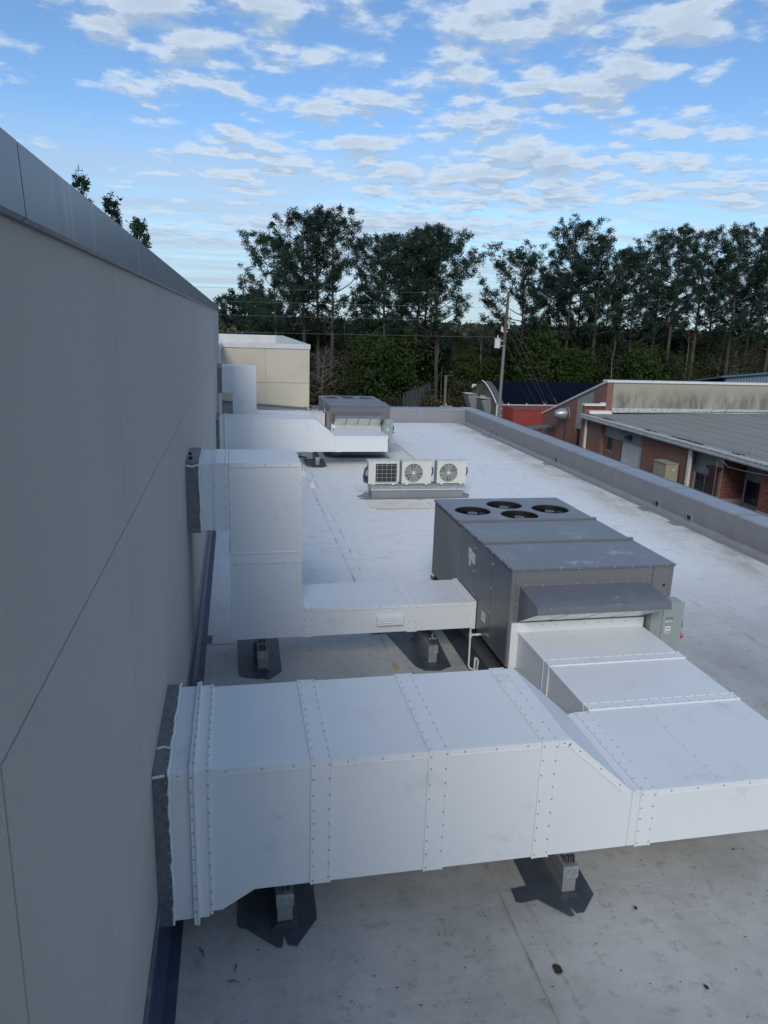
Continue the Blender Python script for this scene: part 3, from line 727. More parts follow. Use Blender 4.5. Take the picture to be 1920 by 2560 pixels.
    for k in range(4):
        a = hx0+.02+k*.370; b_ = a+.345
        MB().prism([(6.562, 1.262), (6.575, 1.285), (y0-.01, 1.018), (y0-.01, .990)], a, b_, 'x').build('filter', m_filter, r)
    MB().prism([(6.57, 1.295), (6.57, 1.288), (y0-.01, 1.022), (y0-.01, 1.03)], hx0+.01, hx1-.01, 'x').build('filter_rack', m_unit, r)
    # electrical disconnect
    dx0, dx1, dy0, dz0, dz1 = 4.53, 4.865, 6.86, .585, 1.205
    dc = MB().prism([(dx0, y0-.004), (dx0+.0, dy0+.07), (dx0+.07, dy0+.008), (dx1, dy0+.008), (dx1, y0-.004)], dz0, dz1, 'z').build('disconnect_box', m_disc, r, bevel=.004)
    MB().prism([(dx0+.095, dz0+.01), (dx1+.008, dz0), (dx1+.008, dz1+.006), (dx0+.105, dz1+.006), (dx0+.095, dz1-.05)], dy0-.006, dy0+.008, 'y').build('door', m_disc, dc, bevel=.003)
    MB().tube([(dx1+.010, dy0+.07, 1.02), (dx1+.030, dy0+.055, .97), (dx1+.034, dy0+.05, .90), (dx1+.018, dy0+.06, .84)], [.012, .020, .020, .010], 8).build('handle', m_fan, dc, smooth=True)
    MB().tube([(dx1+.016, dy0+.05, .842), (dx1+.042, dy0+.005, .775)], [.017, .021], 10).build('handle_grip', m_red, dc, smooth=True)
    yy = dy0-.0065
    lb = MB()
    for (a, b_, c_, d_, m__) in ((4.665, 4.745, 1.010, 1.034, m_ink), (4.668, 4.735, .977, 1.007, m_label), (4.668, 4.735, .935, .974, m_galvl), (4.665, 4.738, .880, .930, m_label), (4.670, 4.735, .895, .915, m_pink), (4.666, 4.732, .845, .878, m_label)):
        MB().box(a, b_, yy-.0012-(.0008 if m__ is m_pink else 0), yy, c_, d_).build('label', m__, dc)
    RX = (rad(90), 0, 0)
    text('RAC 4', .019, (4.705, yy-.0022, 1.022), RX, dc, 'lettering', m_label)
    text('ON', .032, (4.702, yy-.0022, .991), RX, dc, 'lettering', m_ink)
    text('OFF', .032, (4.699, yy-.0022, .861), RX, dc, 'lettering', m_ink)
    # rating plates on the wall side
    for (a, b_, c_, d_) in ((8.44, 8.56, 1.25, 1.385), (8.30, 8.425, 1.23, 1.365), (8.46, 8.53, 1.165, 1.24), (7.80, 7.93, .66, .775)):
        MB().box(x0-.0018, x0, a, b_, c_, d_).build('rating_plate', m_label, r)
        ln_ = MB()
        for q in range(4): ln_.box(x0-.0026, x0-.0018, a+.012, b_-.012-.02*(q % 2), d_-.02-q*(d_-c_-.03)/4-.006, d_-.02-q*(d_-c_-.03)/4)
        ln_.build('print_lines', m_galv, r)
    sc = []
    for k in range(9): sc.append(((3.0+k*.215, y0-.012, z1-.015), (0, -1, 0)))
    for k in range(12): sc.append(((x0-.012, y0+.1+k*.26, z1-.015), (-1, 0, 0)))
    for yy2 in (8.06, 9.04):
        for k in range(5): sc.append(((3.1+k*.38, yy2, z1+.0), (0, 0, 1)))
    for yy2 in (7.64, 7.69, 8.28, 8.33):
        for zz in (.55, .85, 1.15, 1.45): sc.append(((x0, yy2, zz), (-1, 0, 0)))
    for zz in (.6, .9, 1.2, 1.45): sc += [((2.955, y0, zz), (0, -1, 0)), ((4.59, y0, zz+.04), (0, -1, 0)), ((4.75, y0, zz+.04), (0, -1, 0))]
    for k in range(8): sc += [((3.05+k*.2, y0-.008, 1.41), (0, -1, 0)), ((3.08+k*.2, y0, 1.005), (0, -1, 0))]
    for k in range(5): sc.append(((hx0+.15+k*.3, 6.553, 1.33), (0, -1, .2)))
    MB().screws(sc, .009, .006).build('screws', m_screw, r, kind='stuff')
    return r
ru = rooftop_unit()
clone(ru, (3.83, 8.65+15.7, 0), label='dark grey packaged air conditioner farther off with four bright filters showing under its hood')

# condensate drain in front of the near unit
cd = thing('drain_pipe', (2.78, 7.9, 0), 'white plastic condensate drain rising beside the near unit', 'pipe')
MB().tube([(2.90, 7.92, .46), (2.765, 7.92, .46)], .013, 10).tube([(2.76, 7.92, .56), (2.765, 7.92, .05), (2.78, 7.90, .02), (2.84, 7.85, .02)], .013, 10).build('pipe', m_pvc, cd, smooth=True)
MB().tube([(2.86, 7.92, .46), (2.84, 7.92, .46)], .019, 10).tube([(2.785, 7.92, .46), (2.765, 7.92, .46)], .019, 10).tube([(2.763, 7.92, .43), (2.763, 7.92, .49)], .019, 10).build('fitting', m_pvc, cd, smooth=True)
MB().tube([(2.80, 7.80, .02), (2.80, 7.80, .21)], .013, 10).tube([(2.84, 7.82, .02), (2.84, 7.80, .17), (2.82, 7.80, .20), (2.80, 7.80, .21)], .013, 10).build('vent_pipe', m_pvc, cd, smooth=True)

# pipe boots
for (x, y, h, lb_) in ((1.88, 18.35, .27, 'white cone-shaped pipe boot on the roof, the one nearer the camera'), (1.79, 19.8, .27, 'white cone-shaped pipe boot on the roof, half behind the riser duct')):
    r = thing('pipe_boot', (x, y, 0), lb_, 'roof vent', 'white pipe boots')
    MB().tube([(x, y, .008), (x, y, .02), (x, y, .05), (x, y, .14)], [.125, .12, .085, .035], 20).build('boot', m_caulk, r, smooth=True)
    MB().tube([(x, y, .12), (x, y, h)], .024, 12).build('pipe', m_pvc, r)

# small valve and tools by the far curb
vv = thing('hose_valve', (2.0, 22.4, 0), 'small teal hose valve lying on the roof beneath the farther low duct', 'valve')
MB().tube([(1.80, 22.5, .05), (1.95, 22.42, .05), (2.12, 22.35, .04)], .025, 8).build('body', m_teal, vv)
MB().tube([(1.93, 22.43, .05), (1.93, 22.43, .13)], .012, 8).tube([(1.87, 22.43, .13), (1.99, 22.43, .13)], .012, 6).build('handle', m_teal, vv)

# ================================================================== CONDENSERS on their curb
st = thing('equipment_stand', (4.35, 17.2, 0), 'long low grey equipment curb with a pale metal cap carrying three condensers', 'stand')
MB().box(3.19, 5.49, 17.0, 17.46, .005, .215).build('curb', m_grey, st, bevel=.008)
MB().box(3.165, 5.515, 16.975, 17.485, .215, .308).build('metal_cap', m_galvl, st, bevel=.004)
MB().box(3.160, 5.520, 16.965, 16.974, .209, .226).build('cap_edge', m_caulk, st)
for (yy) in (17.06, 17.33): MB().box(3.15, 5.53, yy, yy+.04, .309, .335).build('rail', m_galvl, st)
flat([(3.05, 16.9), (2.87, 17.0), (3.10, 17.10), (2.85, 17.2), (3.05, 17.45), (3.1, 17.6), (5.6, 17.6), (5.75, 17.3), (5.6, 16.9), (4.5, 16.86), (4.35, 16.80), (4.2, 16.87)], .0155, 'membrane_skirt', m_grey, st)
def condenser(x, front, label):
    W_, D_, H_ = .735, .28, .545; z0 = .358; y0 = 17.02
    r = thing('condenser', (x+W_/2, y0+.14, z0), label, 'condenser', 'small ivory outdoor condensers')
    for xx in (x+.08, x+W_-.16):
        MB().box(xx, xx+.08, y0-.03, y0+.36, .335, .347).box(xx+.02, xx+.06, y0-.01, y0+.3, .347, z0).build('foot', m_caulk, r)
    if front:
        cx_, cz_, fr = x+.29, z0+.265, .232
        # casing with a round opening in the front
        ns = 40; loops = [[Vector((x, y0, z0)), Vector((x+W_, y0, z0)), Vector((x+W_, y0, z0+H_)), Vector((x, y0, z0+H_))], [Vector((cx_+fr*math.cos(2*math.pi*k/ns), y0, cz_+fr*math.sin(2*math.pi*k/ns))) for k in range(ns)]]
        allv = [p for lp in loops for p in lp]
        b = MB(); b.add(allv, [tuple(t) for t in tessellate_polygon(loops)])
        b.add([(cx_+fr*math.cos(2*math.pi*k/ns), yy, cz_+fr*math.sin(2*math.pi*k/ns)) for yy in (y0, y0+.03) for k in range(ns)], [(k, (k+1) % ns, (k+1) % ns+ns, k+ns) for k in range(ns)])
        b.box(x, x+W_, y0+.0335, y0+D_, z0, z0+H_-.003).box(x, x+.012, y0+.001, y0+.033, z0, z0+H_-.003).box(x+W_-.012, x+W_, y0+.001, y0+.033, z0, z0+H_-.003)
        b.build('casing', m_ms, r)
        MB().box(x-.008, x+W_+.008, y0-.008, y0+D_+.006, z0+H_, z0+H_+.014).build('lid', m_ms, r, bevel=.004)
        MB().tube([(cx_, y0+.030, cz_), (cx_, y0+.032, cz_)], fr-.003, 32).build('fan_well', m_msg, r)
        gr = MB()
        for k in range(12):
            a = k*math.pi/6+.1; gr.tube([(cx_+.03*math.cos(a), y0-.006, cz_+.03*math.sin(a)), (cx_+fr*1.01*math.cos(a), y0-.003, cz_+fr*1.01*math.sin(a))], .0045, 5)
        for rr in (.07, .11, .15, .19, fr):
            gr.tube([(cx_+rr*math.cos(2*math.pi*k/28), y0-.004, cz_+rr*math.sin(2*math.pi*k/28)) for k in range(29)], .0022 if rr < fr else .005, 4)
        gr.tube([(cx_, y0-.010, cz_), (cx_, y0-.002, cz_)], .040, 16)
        gr.build('fan_grille', m_ms, r)
        bl = MB()
        for k in range(3):
            a = k*2.09+x; bl.prism([(cx_+.03*math.cos(a), cz_+.03*math.sin(a)), (cx_+.2*math.cos(a-.5), cz_+.2*math.sin(a-.5)), (cx_+.21*math.cos(a+.25), cz_+.21*math.sin(a+.25))], y0+.018, y0+.021, 'y')
        bl.build('fan_blades', m_hose, r)
        MB().box(x-.006, x-.0, y0+.03, y0+D_-.02, z0+.02, z0+H_-.02).build('side_coil', m_msg, r)
        for q in range(10): MB().box(x-.010, x-.006, y0+.02, y0+D_-.02, z0+.03+q*.052, z0+.04+q*.052).build('coil_wire', m_ms, r)
        MB().tube([(x+W_, y0+.1, z0+.40), (x+W_+.05, y0+.1, z0+.36), (x+W_+.065, y0+.1, z0+.26), (x+W_+.03, y0+.1, z0+.17), (x+W_+.0, y0+.1, z0+.14)], .018, 8).build('line_set', m_rubber, r, smooth=True)
    else:
        MB().box(x, x+W_, y0+.02, y0+D_, z0, z0+H_).box(x, x+.175, y0, y0+.02, z0, z0+H_).box(x+.70, x+W_, y0, y0+.02, z0, z0+H_).box(x+.175, x+.70, y0, y0+.02, z0, z0+.035).box(x+.175, x+.70, y0, y0+.02, z0+H_-.05, z0+H_).build('casing', m_ms, r)
        MB().box(x-.008, x+W_+.008, y0-.008, y0+D_+.006, z0+H_, z0+H_+.014).build('lid', m_ms, r, bevel=.004)
        MB().box(x+.176, x+.699, y0+.0125, y0+.0195, z0+.036, z0+H_-.051).build('coil', m_msd, r)
        gr = MB()
        for k in range(5): xx = x+.215+k*.115; gr.box(xx, xx+.004, y0-.004, y0, z0+.03, z0+H_-.045)
        for k in range(5): zz = z0+.055+k*.098; gr.box(x+.172, x+.70, y0-.007, y0-.004, zz, zz+.004)
        gr.build('wire_guard', m_ms, r)
        MB().box(x+.42, x+.49, y0-.012, y0-.007, z0+H_-.055, z0+H_-.035).build('clip', m_ms, r)
        MB().tube([(x-.0, y0+.1, z0+.42), (x-.07, y0+.08, z0+.36), (x-.11, y0+.06, z0+.18), (x-.09, y0+.06, z0+.04), (x-.0, y0+.08, z0+.01)], .021, 8).build('line_set', m_hose, r, smooth=True)
        MB().tube([(x-.0, y0+.16, z0+.38), (x-.05, y0+.14, z0+.30), (x-.075, y0+.12, z0+.10), (x-.03, y0+.12, z0+.0)], .017, 8).build('line_set', m_rubber, r, smooth=True)
        MB().box(x-.06, x, y0+.06, y0+.2, z0+.02, z0+.17).build('valve_cover', m_rubber, r)
    return r
condenser(3.10, False, 'left condenser of three, its black coil and wire guard facing the camera')
condenser(3.925, True, 'middle one of the three condensers, round fan grille facing the camera')
condenser(4.805, True, 'right-hand condenser of three, round fan grille with cable loop beyond it')

# ================================================================== small litter on the roof
def litter(name, x, y, kindf, label, cat='debris'):
    b = MB(); r_ = random.Random(int(x*100)+int(y*1000))
    if kindf == 'leaf':
        n = 11; s1 = r_.uniform(.009, .017) if x != 2.02 else .033; a0 = r_.uniform(0, 3)
        b.add([(x+s1*math.cos(k*2*math.pi/n+a0)*(1+.15*math.sin(k*2.3)), y+s1*1.25*math.sin(k*2*math.pi/n+a0)*(1+.12*math.cos(k*1.9)), .012+.010*r_.random()) for k in range(n)], [tuple(range(n))])
    else:
        a = r_.uniform(0, 3.1); l_ = r_.uniform(.025, .05)
        b.tube([(x-l_*math.cos(a), y-l_*math.sin(a), .012), (x, y+.006, .016), (x+l_*math.cos(a+.3), y+l_*math.sin(a+.3), .013)], [.002, .0035, .002], 4)
        b.tube([(x, y+.006, .016), (x+.5*l_*math.cos(a+1.1), y+.5*l_*math.sin(a+1.1), .014)], [.003, .0015], 4)
    return b.build(name, m_debris, None, at=(x, y, 0), label=label, category=cat)
litter('dead_leaf', 2.02, 3.62, 'leaf', 'dark dead leaf lying on the thin roof seam in the foreground', 'leaf')
litter('twig', -.08, 3.88, 'twig', 'small forked twig on the roof beside the navy wall flashing', 'twig')
litter('twig', -.28, 4.14, 'twig', 'tiny crumpled twig nearest the wall collar of the foreground duct', 'twig')
litter('twig', -.06, 3.98, 'twig', 'short dark twig just in front of the left duct support', 'twig')
litter('dead_leaf', 2.92, 3.33, 'leaf', 'reddish dead leaf low on the right of the foreground roof', 'leaf')
litter('dead_leaf', 3.95, 4.47, 'leaf', 'curled dead leaf near the right end of the foreground duct', 'leaf')
litter('dead_leaf', 2.81, 4.02, 'leaf', 'small dead leaf right of the forked dark skirt', 'leaf')
sp = MB(); r_ = random.Random(3)
for k in range(420):
    x = r_.uniform(-.38, 5.2); y = r_.uniform(3.0, 5.2) if k < 260 else r_.uniform(5.3, 12)
    s_ = r_.uniform(.002, .006)*(1 if k < 380 else 2)
    a = r_.uniform(0, 3)
    sp.add([(x+s_*math.cos(a+q*1.57)*(1+q % 2), y+s_*math.sin(a+q*1.57), .0105) for q in range(4)], [(0, 1, 2, 3)])
sp.build('grit', m_debris, roof, kind='stuff')

# ================================================================== BRICK BUILDING
GZ = -4.4
bb = thing('brick_building', (24, 33, GZ), 'old red brick building with grey roof and stained upper wall at the right', 'building')
def bwall(x0, x1, y0, y1, z0=GZ, z1=-1.0, name='brick_wall', m=m_brick): return MB().box(x0, x1, y0, y1, z0, z1).build(name, m, bb)
XW = 20.69
bwall(XW, XW+.35, 38.95, 41.0); bwall(XW, XW+.35, 30.25, 34.45)
bwall(XW+.35, 21.3, 38.98, 41.0)                       # behind
# bay with roll-up door
MB().box(20.90, 20.98, 34.45, 38.95, -1.72, -1.0).build('panel', m_conc, bb)
bwall(20.94, 21.2, 36.98, 38.02, GZ, -1.722); bwall(20.94, 21.2, 38.62, 38.95, GZ, -1.722)
bwall(20.94, 21.2, 38.02, 38.62, GZ, -2.5)
def window(x, ya, yb, za, zb, mull=1, name='window', lou=False):
    t = .05
    f = MB().box(x-.02, x+.03, ya, ya+t, za, zb).box(x-.02, x+.03, yb-t, yb, za, zb).box(x-.02, x+.03, ya+t, yb-t, za, za+t).box(x-.02, x+.03, ya+t, yb-t, zb-t, zb)
    for k in range(mull): yy = ya+(yb-ya)*(k+1)/(mull+1); f.box(x-.018, x+.028, yy-.02, yy+.02, za+t, zb-t)
    fo = f.build('window', m_frame, bb)
    MB().box(x, x+.01, ya+t, yb-t, za+t, zb-t).build('pane', m_glass, fo)
    if lou:
        for q in range(6): MB().box(x-.012, x-.002, ya+t, yb-t, za+.1+q*.12, za+.13+q*.12).build('louvre', m_conc2, fo)
    return fo
window(20.97, 38.02, 38.62, -2.5, -1.722, 1)
MB().box(20.9, 20.94, 37.98, 38.66, -2.56, -2.50).build('sill', m_conc, bb)
dr = MB()
n = 27
for k in range(n):
    z = GZ+k*.0995; dr.prism([(20.985, z), (20.955, z+.03), (20.955, z+.07), (20.985, z+.0985)], 34.52, 36.90, 'y')
dr.build('roll_up_door', m_copel, bb)
MB().box(20.93, 21.0, 36.90, 36.98, GZ, -1.722).box(20.93, 21.0, 34.45, 34.52, GZ, -1.722).build('door_jamb', m_frame, bb)
lt = MB().prism([(20.90, -1.28), (20.62, -1.36), (20.64, -1.47), (20.90, -1.50)], 35.85, 36.25, 'y').build('wall_light', m_frame, bb)
MB().prism([(20.88, -1.506), (20.64, -1.476), (20.64, -1.49), (20.88, -1.52)], 35.9, 36.2, 'y').build('lens', m_glass, lt)
# bay 1 panel and window
MB().box(21.0, 21.08, 28.35, 30.25, -2.07, -1.0).build('panel', m_conc, bb)
window(21.02, 28.35, 30.12, -3.2, -2.08, 2, lou=True); bwall(21.0, 21.3, 28.35, 30.25, GZ, -3.2)
MB().box(20.98, 21.03, 30.125, 30.24, GZ, -2.08).build('window_trim', m_copel, bb)
# pier between the bays and bay 2
bwall(XW+.012, 22.2, 27.812, 28.35); 
MB().box(21.85, 21.93, 25.4, 27.81, -1.95, -1.0).build('panel', m_conc, bb)
window(21.9, 25.4, 27.74, -3.0, -1.955, 2); MB().box(21.86, 21.96, 25.4, 27.81, GZ, -3.0).build('panel', m_conc, bb)
MB().box(21.84, 21.88, 27.745, 27.80, -3.0, -1.955).build('window_trim', m_copel, bb)
bwall(XW+.012, 22.2, 14, 25.388)
# separate bricks on the pier and wall nearest the camera
MB().box(XW, XW+.012, 27.812, 28.35, -3.1, -1.0).box(XW, 21.84, 27.80, 27.812, -3.1, -1.0).build('mortar_bed', m_mortar, bb); MB().box(XW, XW+.012, 24.2, 25.388, -3.1, -1.0).build('mortar_bed', m_mortar, bb)
MB().box(XW, XW+.012, 14, 24.2, GZ, -1.0).box(XW, XW+.012, 24.2, 25.388, GZ, -3.1).box(XW, XW+.012, 27.812, 28.35, GZ, -3.1).box(XW, 21.84, 27.80, 27.812, GZ, -3.1).build('brick_wall', m_brick, bb)
bw, bh = .203, .0577
me_y = MB().box(0, bw, -.007, .0, 0, bh).mesh('brick'); me_y.materials.append(m_brickp)
me_x = MB().box(-.007, 0, 0, bw, 0, bh).mesh('brick'); me_x.materials.append(m_brickp)
nb = 0
bo = Vector((24, 33, GZ))
def brick(me, x, y, z, sx=1., sy=1.):
    o = bpy.data.objects.new('brick', me); C.objects.link(o); o.parent = bb; o.location = Vector((x, y, z))-bo; o.scale = (sx, sy, 1)
for row in range(27):
    z = -1.072-row*.0677; x = XW+.004-(.1 if row % 2 else 0)
    while x < 21.83:
        a = max(x, XW+.002); e = min(x+bw, 21.835)
        if e-a > .04: brick(me_y, a, 27.80, z, (e-a)/bw); nb += 1
        x += bw+.010
for row in range(25):
    z = -1.072-row*.0677; y = 25.386-bw+(.1 if row % 2 else 0)
    while y > 24.5:
        a = y; e = min(y+bw, 25.386)
        if e-a > .04: brick(me_x, XW, a, z, 1, (e-a)/bw); nb += 1
        y -= bw+.010
# eave, fascia, roof
MB().box(20.32, 21.9, 14, 40.98, -.985, -.90).build('soffit', m_conc, bb)
MB().box(20.29, 20.33, 14, 41.0, -.935, -.775).build('fascia', m_fascia, bb, bevel=.008)
gs = MB()
for k in range(13):
    a = 14+k*2.08; gs.prism([(20.27, -.772), (20.275, -.725), (20.34, -.705), (20.62, -.712), (20.62, -.74)], a, a+2.07, 'y')
gs.build('gravel_stop', m_gravel, bb)
def rz_(x): return -.735+.012*(x-20.4)
k = 0; x = 20.60
while x < 46:
    x2 = x+.62; th = .006 if k % 2 else .0
    MB().prism([(x, rz_(x)-.05), (x2+.04, rz_(x2)-.05), (x2+.04, rz_(x2)+.012+th), (x, rz_(x)+.004+th)], 14, 40.97, 'y').build('roof_sheet', m_ashroof, bb)
    MB().box(x-.004, x+.010, 14, 40.9, rz_(x)+.002, rz_(x)+.0118+th).build('tar_line', m_tar, bb)
    x = x2; k += 1
db = MB(); rr = random.Random(11)
for k in range(620):
    y = 14+27*rr.random(); cl = math.sin(y*1.7)+math.sin(y*.63+1)
    if cl < -.2+rr.random()*.8: continue
    xx = 20.56+abs(rr.gauss(0, .09)); s_ = rr.uniform(.02, .06); zz = -.715
    db.add([(xx+s_*math.cos(q*1.57+k), y+s_*1.6*math.sin(q*1.57+k), zz+rr.uniform(0, .05)) for q in range(4)]+[(xx, y, zz+.06)], [(0, 1, 4), (1, 2, 4), (2, 3, 4), (3, 0, 4)])
db.build('leaf_litter', m_debris, bb, kind='stuff')
# downspouts
for (y, wd_) in ((40.72, .17), (30.12, .20)):
    d = MB().box(20.55, 20.66, y-wd_/2, y+wd_/2, GZ, -.94).box(20.535, 20.675, y-wd_/2-.012, y+wd_/2+.012, -2.62, -2.57).build('downspout', m_wpaint, bb, bevel=.01)
# upper block (clerestory) with raked end wall
XR = 21.87
MB().box(22.29, 46, 41.02, 41.4, -.9, 1.17).build('render_wall', m_clere, bb)
MB().box(XR+.01, 22.29, 40.995, 41.4, -.9, 1.17).build('brick_wall', m_brick, bb)
rk = lambda y: 1.17-(y-41)*.327
MB().prism([(41.4, GZ), (42.6, GZ), (42.6, rk(42.6)), (41.4, rk(41.4))], XR+.01, XR+.4, 'x').build('brick_wall', m_brick, bb)
MB().prism([(42.6, -2.1), (44.75, -2.1), (44.75, rk(44.75)), (42.6, rk(42.6))], XR+.06, XR+.4, 'x').build('panel', m_conc, bb)
MB().prism([(44.75, GZ), (50.1, GZ), (50.1, rk(50.1)), (44.75, rk(44.75))], XR+.01, XR+.4, 'x').build('brick_wall', m_brick, bb)
MB().box(XR+.2, XR+.25, 42.6, 44.75, GZ, -2.1).build('pane', m_glass, bb)
MB().box(XR+.08, XR+.2, 43.85, 44.05, GZ, -2.1).box(XR+.08, XR+.2, 42.62, 42.8, GZ, -2.1).build('window_trim', m_frame, bb)
MB().prism([(40.93, 1.17), (41.0, 1.30), (50.25, 1.30-9.25*.327), (50.25, 1.17-9.3*.327), (41.4, 1.165-.4*.327)], XR-.05, XR+.45, 'x').build('rake_coping', m_copel, bb)
MB().box(XR-.06, 46, 40.925, 41.5, 1.172, 1.292).build('coping', m_wpaint, bb)
MB().prism([(41.45, 1.1), (50.2, -1.8), (50.2, -2.0), (41.45, .9)], XR+.45, 46, 'x').build('rear_roof', m_ashroof, bb)
# low fin wall with white cap and a soldier course
MB().box(20.56, XR, 41.005, 41.3, GZ, -.245).build('brick_wall', m_brick, bb)
sol = MB()
for k in range(19): sol.box(20.60+k*.067, 20.60+k*.067+.057, 40.992, 41.005, -.455, -.255)
sol.build('soldier_course', m_brickp, bb)
MB().box(20.50, XR-.0, 40.96, 41.36, -.243, -.13).box(XR-.22, XR-.005, 40.965, 41.34, -.13, -.05).build('fin_cap', m_wpaint, bb)
# base flashing of the upper block
MB().box(20.84, 22.28, 40.90, 40.99, -.71, -.52).box(20.78, 22.3, 40.82, 40.90, -.76, -.66).build('edge_flashing', m_wpaint, bb)
MB().prism([(40.72, -.60), (40.99, -.36), (41.015, -.36), (41.015, -.62)], 22.29, 46, 'x').build('cant_strip', m_gravel, bb)
MB().tube([(22.25, 40.78, -.57), (30, 40.74, -.47), (46, 40.74, -.36)], .055, 8).build('cant_roll', m_gravel, bb)
# round exhaust hood on the end wall
ex = MB().tube([(XR+.008, 46.15, -1.35), (XR-.06, 46.15, -1.35)], .46, 28).build('exhaust_flange', m_galvl, bb)
MB().tube([(XR-.06, 46.15, -1.35), (XR-.16, 46.15, -1.35)], .36, 24).build('throat', m_black, ex)
MB().tube([(XR-.14, 46.15, -1.35), (XR-.45, 46.15, -1.35), (XR-.78, 46.15, -1.35), (XR-.88, 46.15, -1.35)], [.40, .38, .24, .16], 28).build('exhaust_cone', m_galvl, ex, smooth=True)
MB().box(XR-.03, XR+.01, 46.2, 46.26, -3.2, -1.9).build('conduit', m_maroon, bb)
# roof vent pipe
MB().tube([(21.4, 27.1, -.74), (21.4, 27.1, -.52)], .028, 8).tube([(21.4, 27.1, -.52), (21.4, 27.1, -.44)], .045, 8).build('vent_pipe', m_galvl, bb)
# things beside the wall
tb = thing('metal_cabinet', (20.25, 31.4, GZ), 'tall tan metal equipment cabinet standing against the brick wall under the grey eave', 'cabinet')
MB().box(19.95, 20.60, 30.9, 32.0, GZ, -1.86).build('cabinet_body', m_tan, tb, bevel=.02)
MB().prism([(19.92, -1.86), (20.25, -1.83), (20.63, -1.86), (20.63, -1.885), (19.92, -1.885)], 30.87, 32.03, 'y').build('lid', m_tan, tb)
MB().box(20.30, 20.40, 30.893, 30.899, -2.20, -2.13).build('label', m_label, tb)
mc = thing('maroon_cabinet', (20.45, 28.1, GZ), 'narrow dark maroon metal chase with flared top in front of the brick pier', 'cabinet')
MB().box(20.38, 20.62, 27.93, 28.34, GZ, -1.60).build('chase', m_maroon, mc)
MB().prism([(27.88, -1.60), (28.40, -1.60), (28.56, -1.46), (27.84, -1.46)], 20.34, 20.66, 'x').build('flared_top', m_maroon, mc)
MB().tube([(20.30, 27.73, -3.6), (20.30, 27.73, -1.5), (20.30, 27.75, -1.12), (20.28, 27.6, -1.04), (20.2, 27.22, -1.06), (20.2, 26.85, -1.23), (20.2, 25.74, -1.19), (20.2, 24.3, -1.09), (20.2, 20, -.95)], .011, 5).build('cable', m_wire, None, at=(20.3, 27.7, -3.6), label='thin loose pale cable sagging across the front of the brick pier', category='cable')

# ------------------------------------------------------------------ shipping container, canopy
ct = thing('shipping_container', (24.2, 54.3, GZ), 'red corrugated shipping container parked in front of the dark arched building', 'container')
cx0, cx1, cy0, cy1, cz1 = 20.75, 32.9, 53.0, 55.44, -1.80
cb = MB(); nc = 44
pts = []
for k in range(nc):
    a = cx0+.12+k*(cx1-cx0-.24)/nc; st_ = (cx1-cx0-.24)/nc
    pts += [(a, cy0+.02), (a+st_*.3, cy0+.02), (a+st_*.45, cy0+.055), (a+st_*.85, cy0+.055)]
pts += [(cx1-.12, cy0+.02), (cx1-.12, cy0+.1), (cx0+.12, cy0+.1)]
cb.prism(pts, GZ+.12, cz1-.1, 'z'); cb.build('side_wall', m_cont, ct)
MB().box(cx0+.05, cx1-.05, cy0+.11, cy1-.02, GZ+.02, cz1-.03).build('shell', m_cont, ct)
MB().box(cx0, cx1, cy0, cy0+.08, cz1-.10, cz1).box(cx0, cx1, cy0, cy0+.08, GZ, GZ+.14).box(cx0, cx0+.12, cy0, cy0+.11, GZ+.14, cz1-.1).box(cx1-.12, cx1, cy0, cy0+.11, GZ+.14, cz1-.1).box(cx0, cx0+.1, cy1-.1, cy1, GZ, cz1).build('frame', m_cont, ct)
rf = MB()
for k in range(34): a = cx0+.1+k*(cx1-cx0-.2)/34; rf.box(a, a+.2, cy0+.1, cy1-.1, cz1-.029, cz1-.008)
rf.build('roof_panel', m_contd, ct)
dd = MB().box(cx0-.01, cx0+.045, cy0+.13, cy0+1.2, GZ+.14, cz1-.12).box(cx0-.01, cx0+.045, cy0+1.22, cy1-.12, GZ+.14, cz1-.12).build('door', m_cont, ct)
for yy in (cy0+.35, cy0+.95, cy0+1.45, cy0+2.05): MB().tube([(cx0-.04, yy, GZ+.1), (cx0-.04, yy, cz1-.08)], .02, 6).build('lock_rod', m_cont, dd)
MB().box(cx0-.02, cx0-.011, cy0+.5, cy0+.62, -3.0, -2.9).build('label', m_label, dd)
cn = thing('metal_canopy', (21, 48.5, GZ), 'low blue-grey metal canopy roof peeping over the parapet beside the red container', 'canopy')
MB().prism([(19.98, -2.66), (20.25, -2.55), (21.7, -2.38), (21.7, -2.50), (20.2, -2.66)], 47.9, 48.6, 'y').build('canopy_roof', m_bluer, cn)
for xx in (20.9, 21.5): MB().box(xx, xx+.08, 48.2, 48.28, GZ, -2.5).build('leg', m_frame, cn)

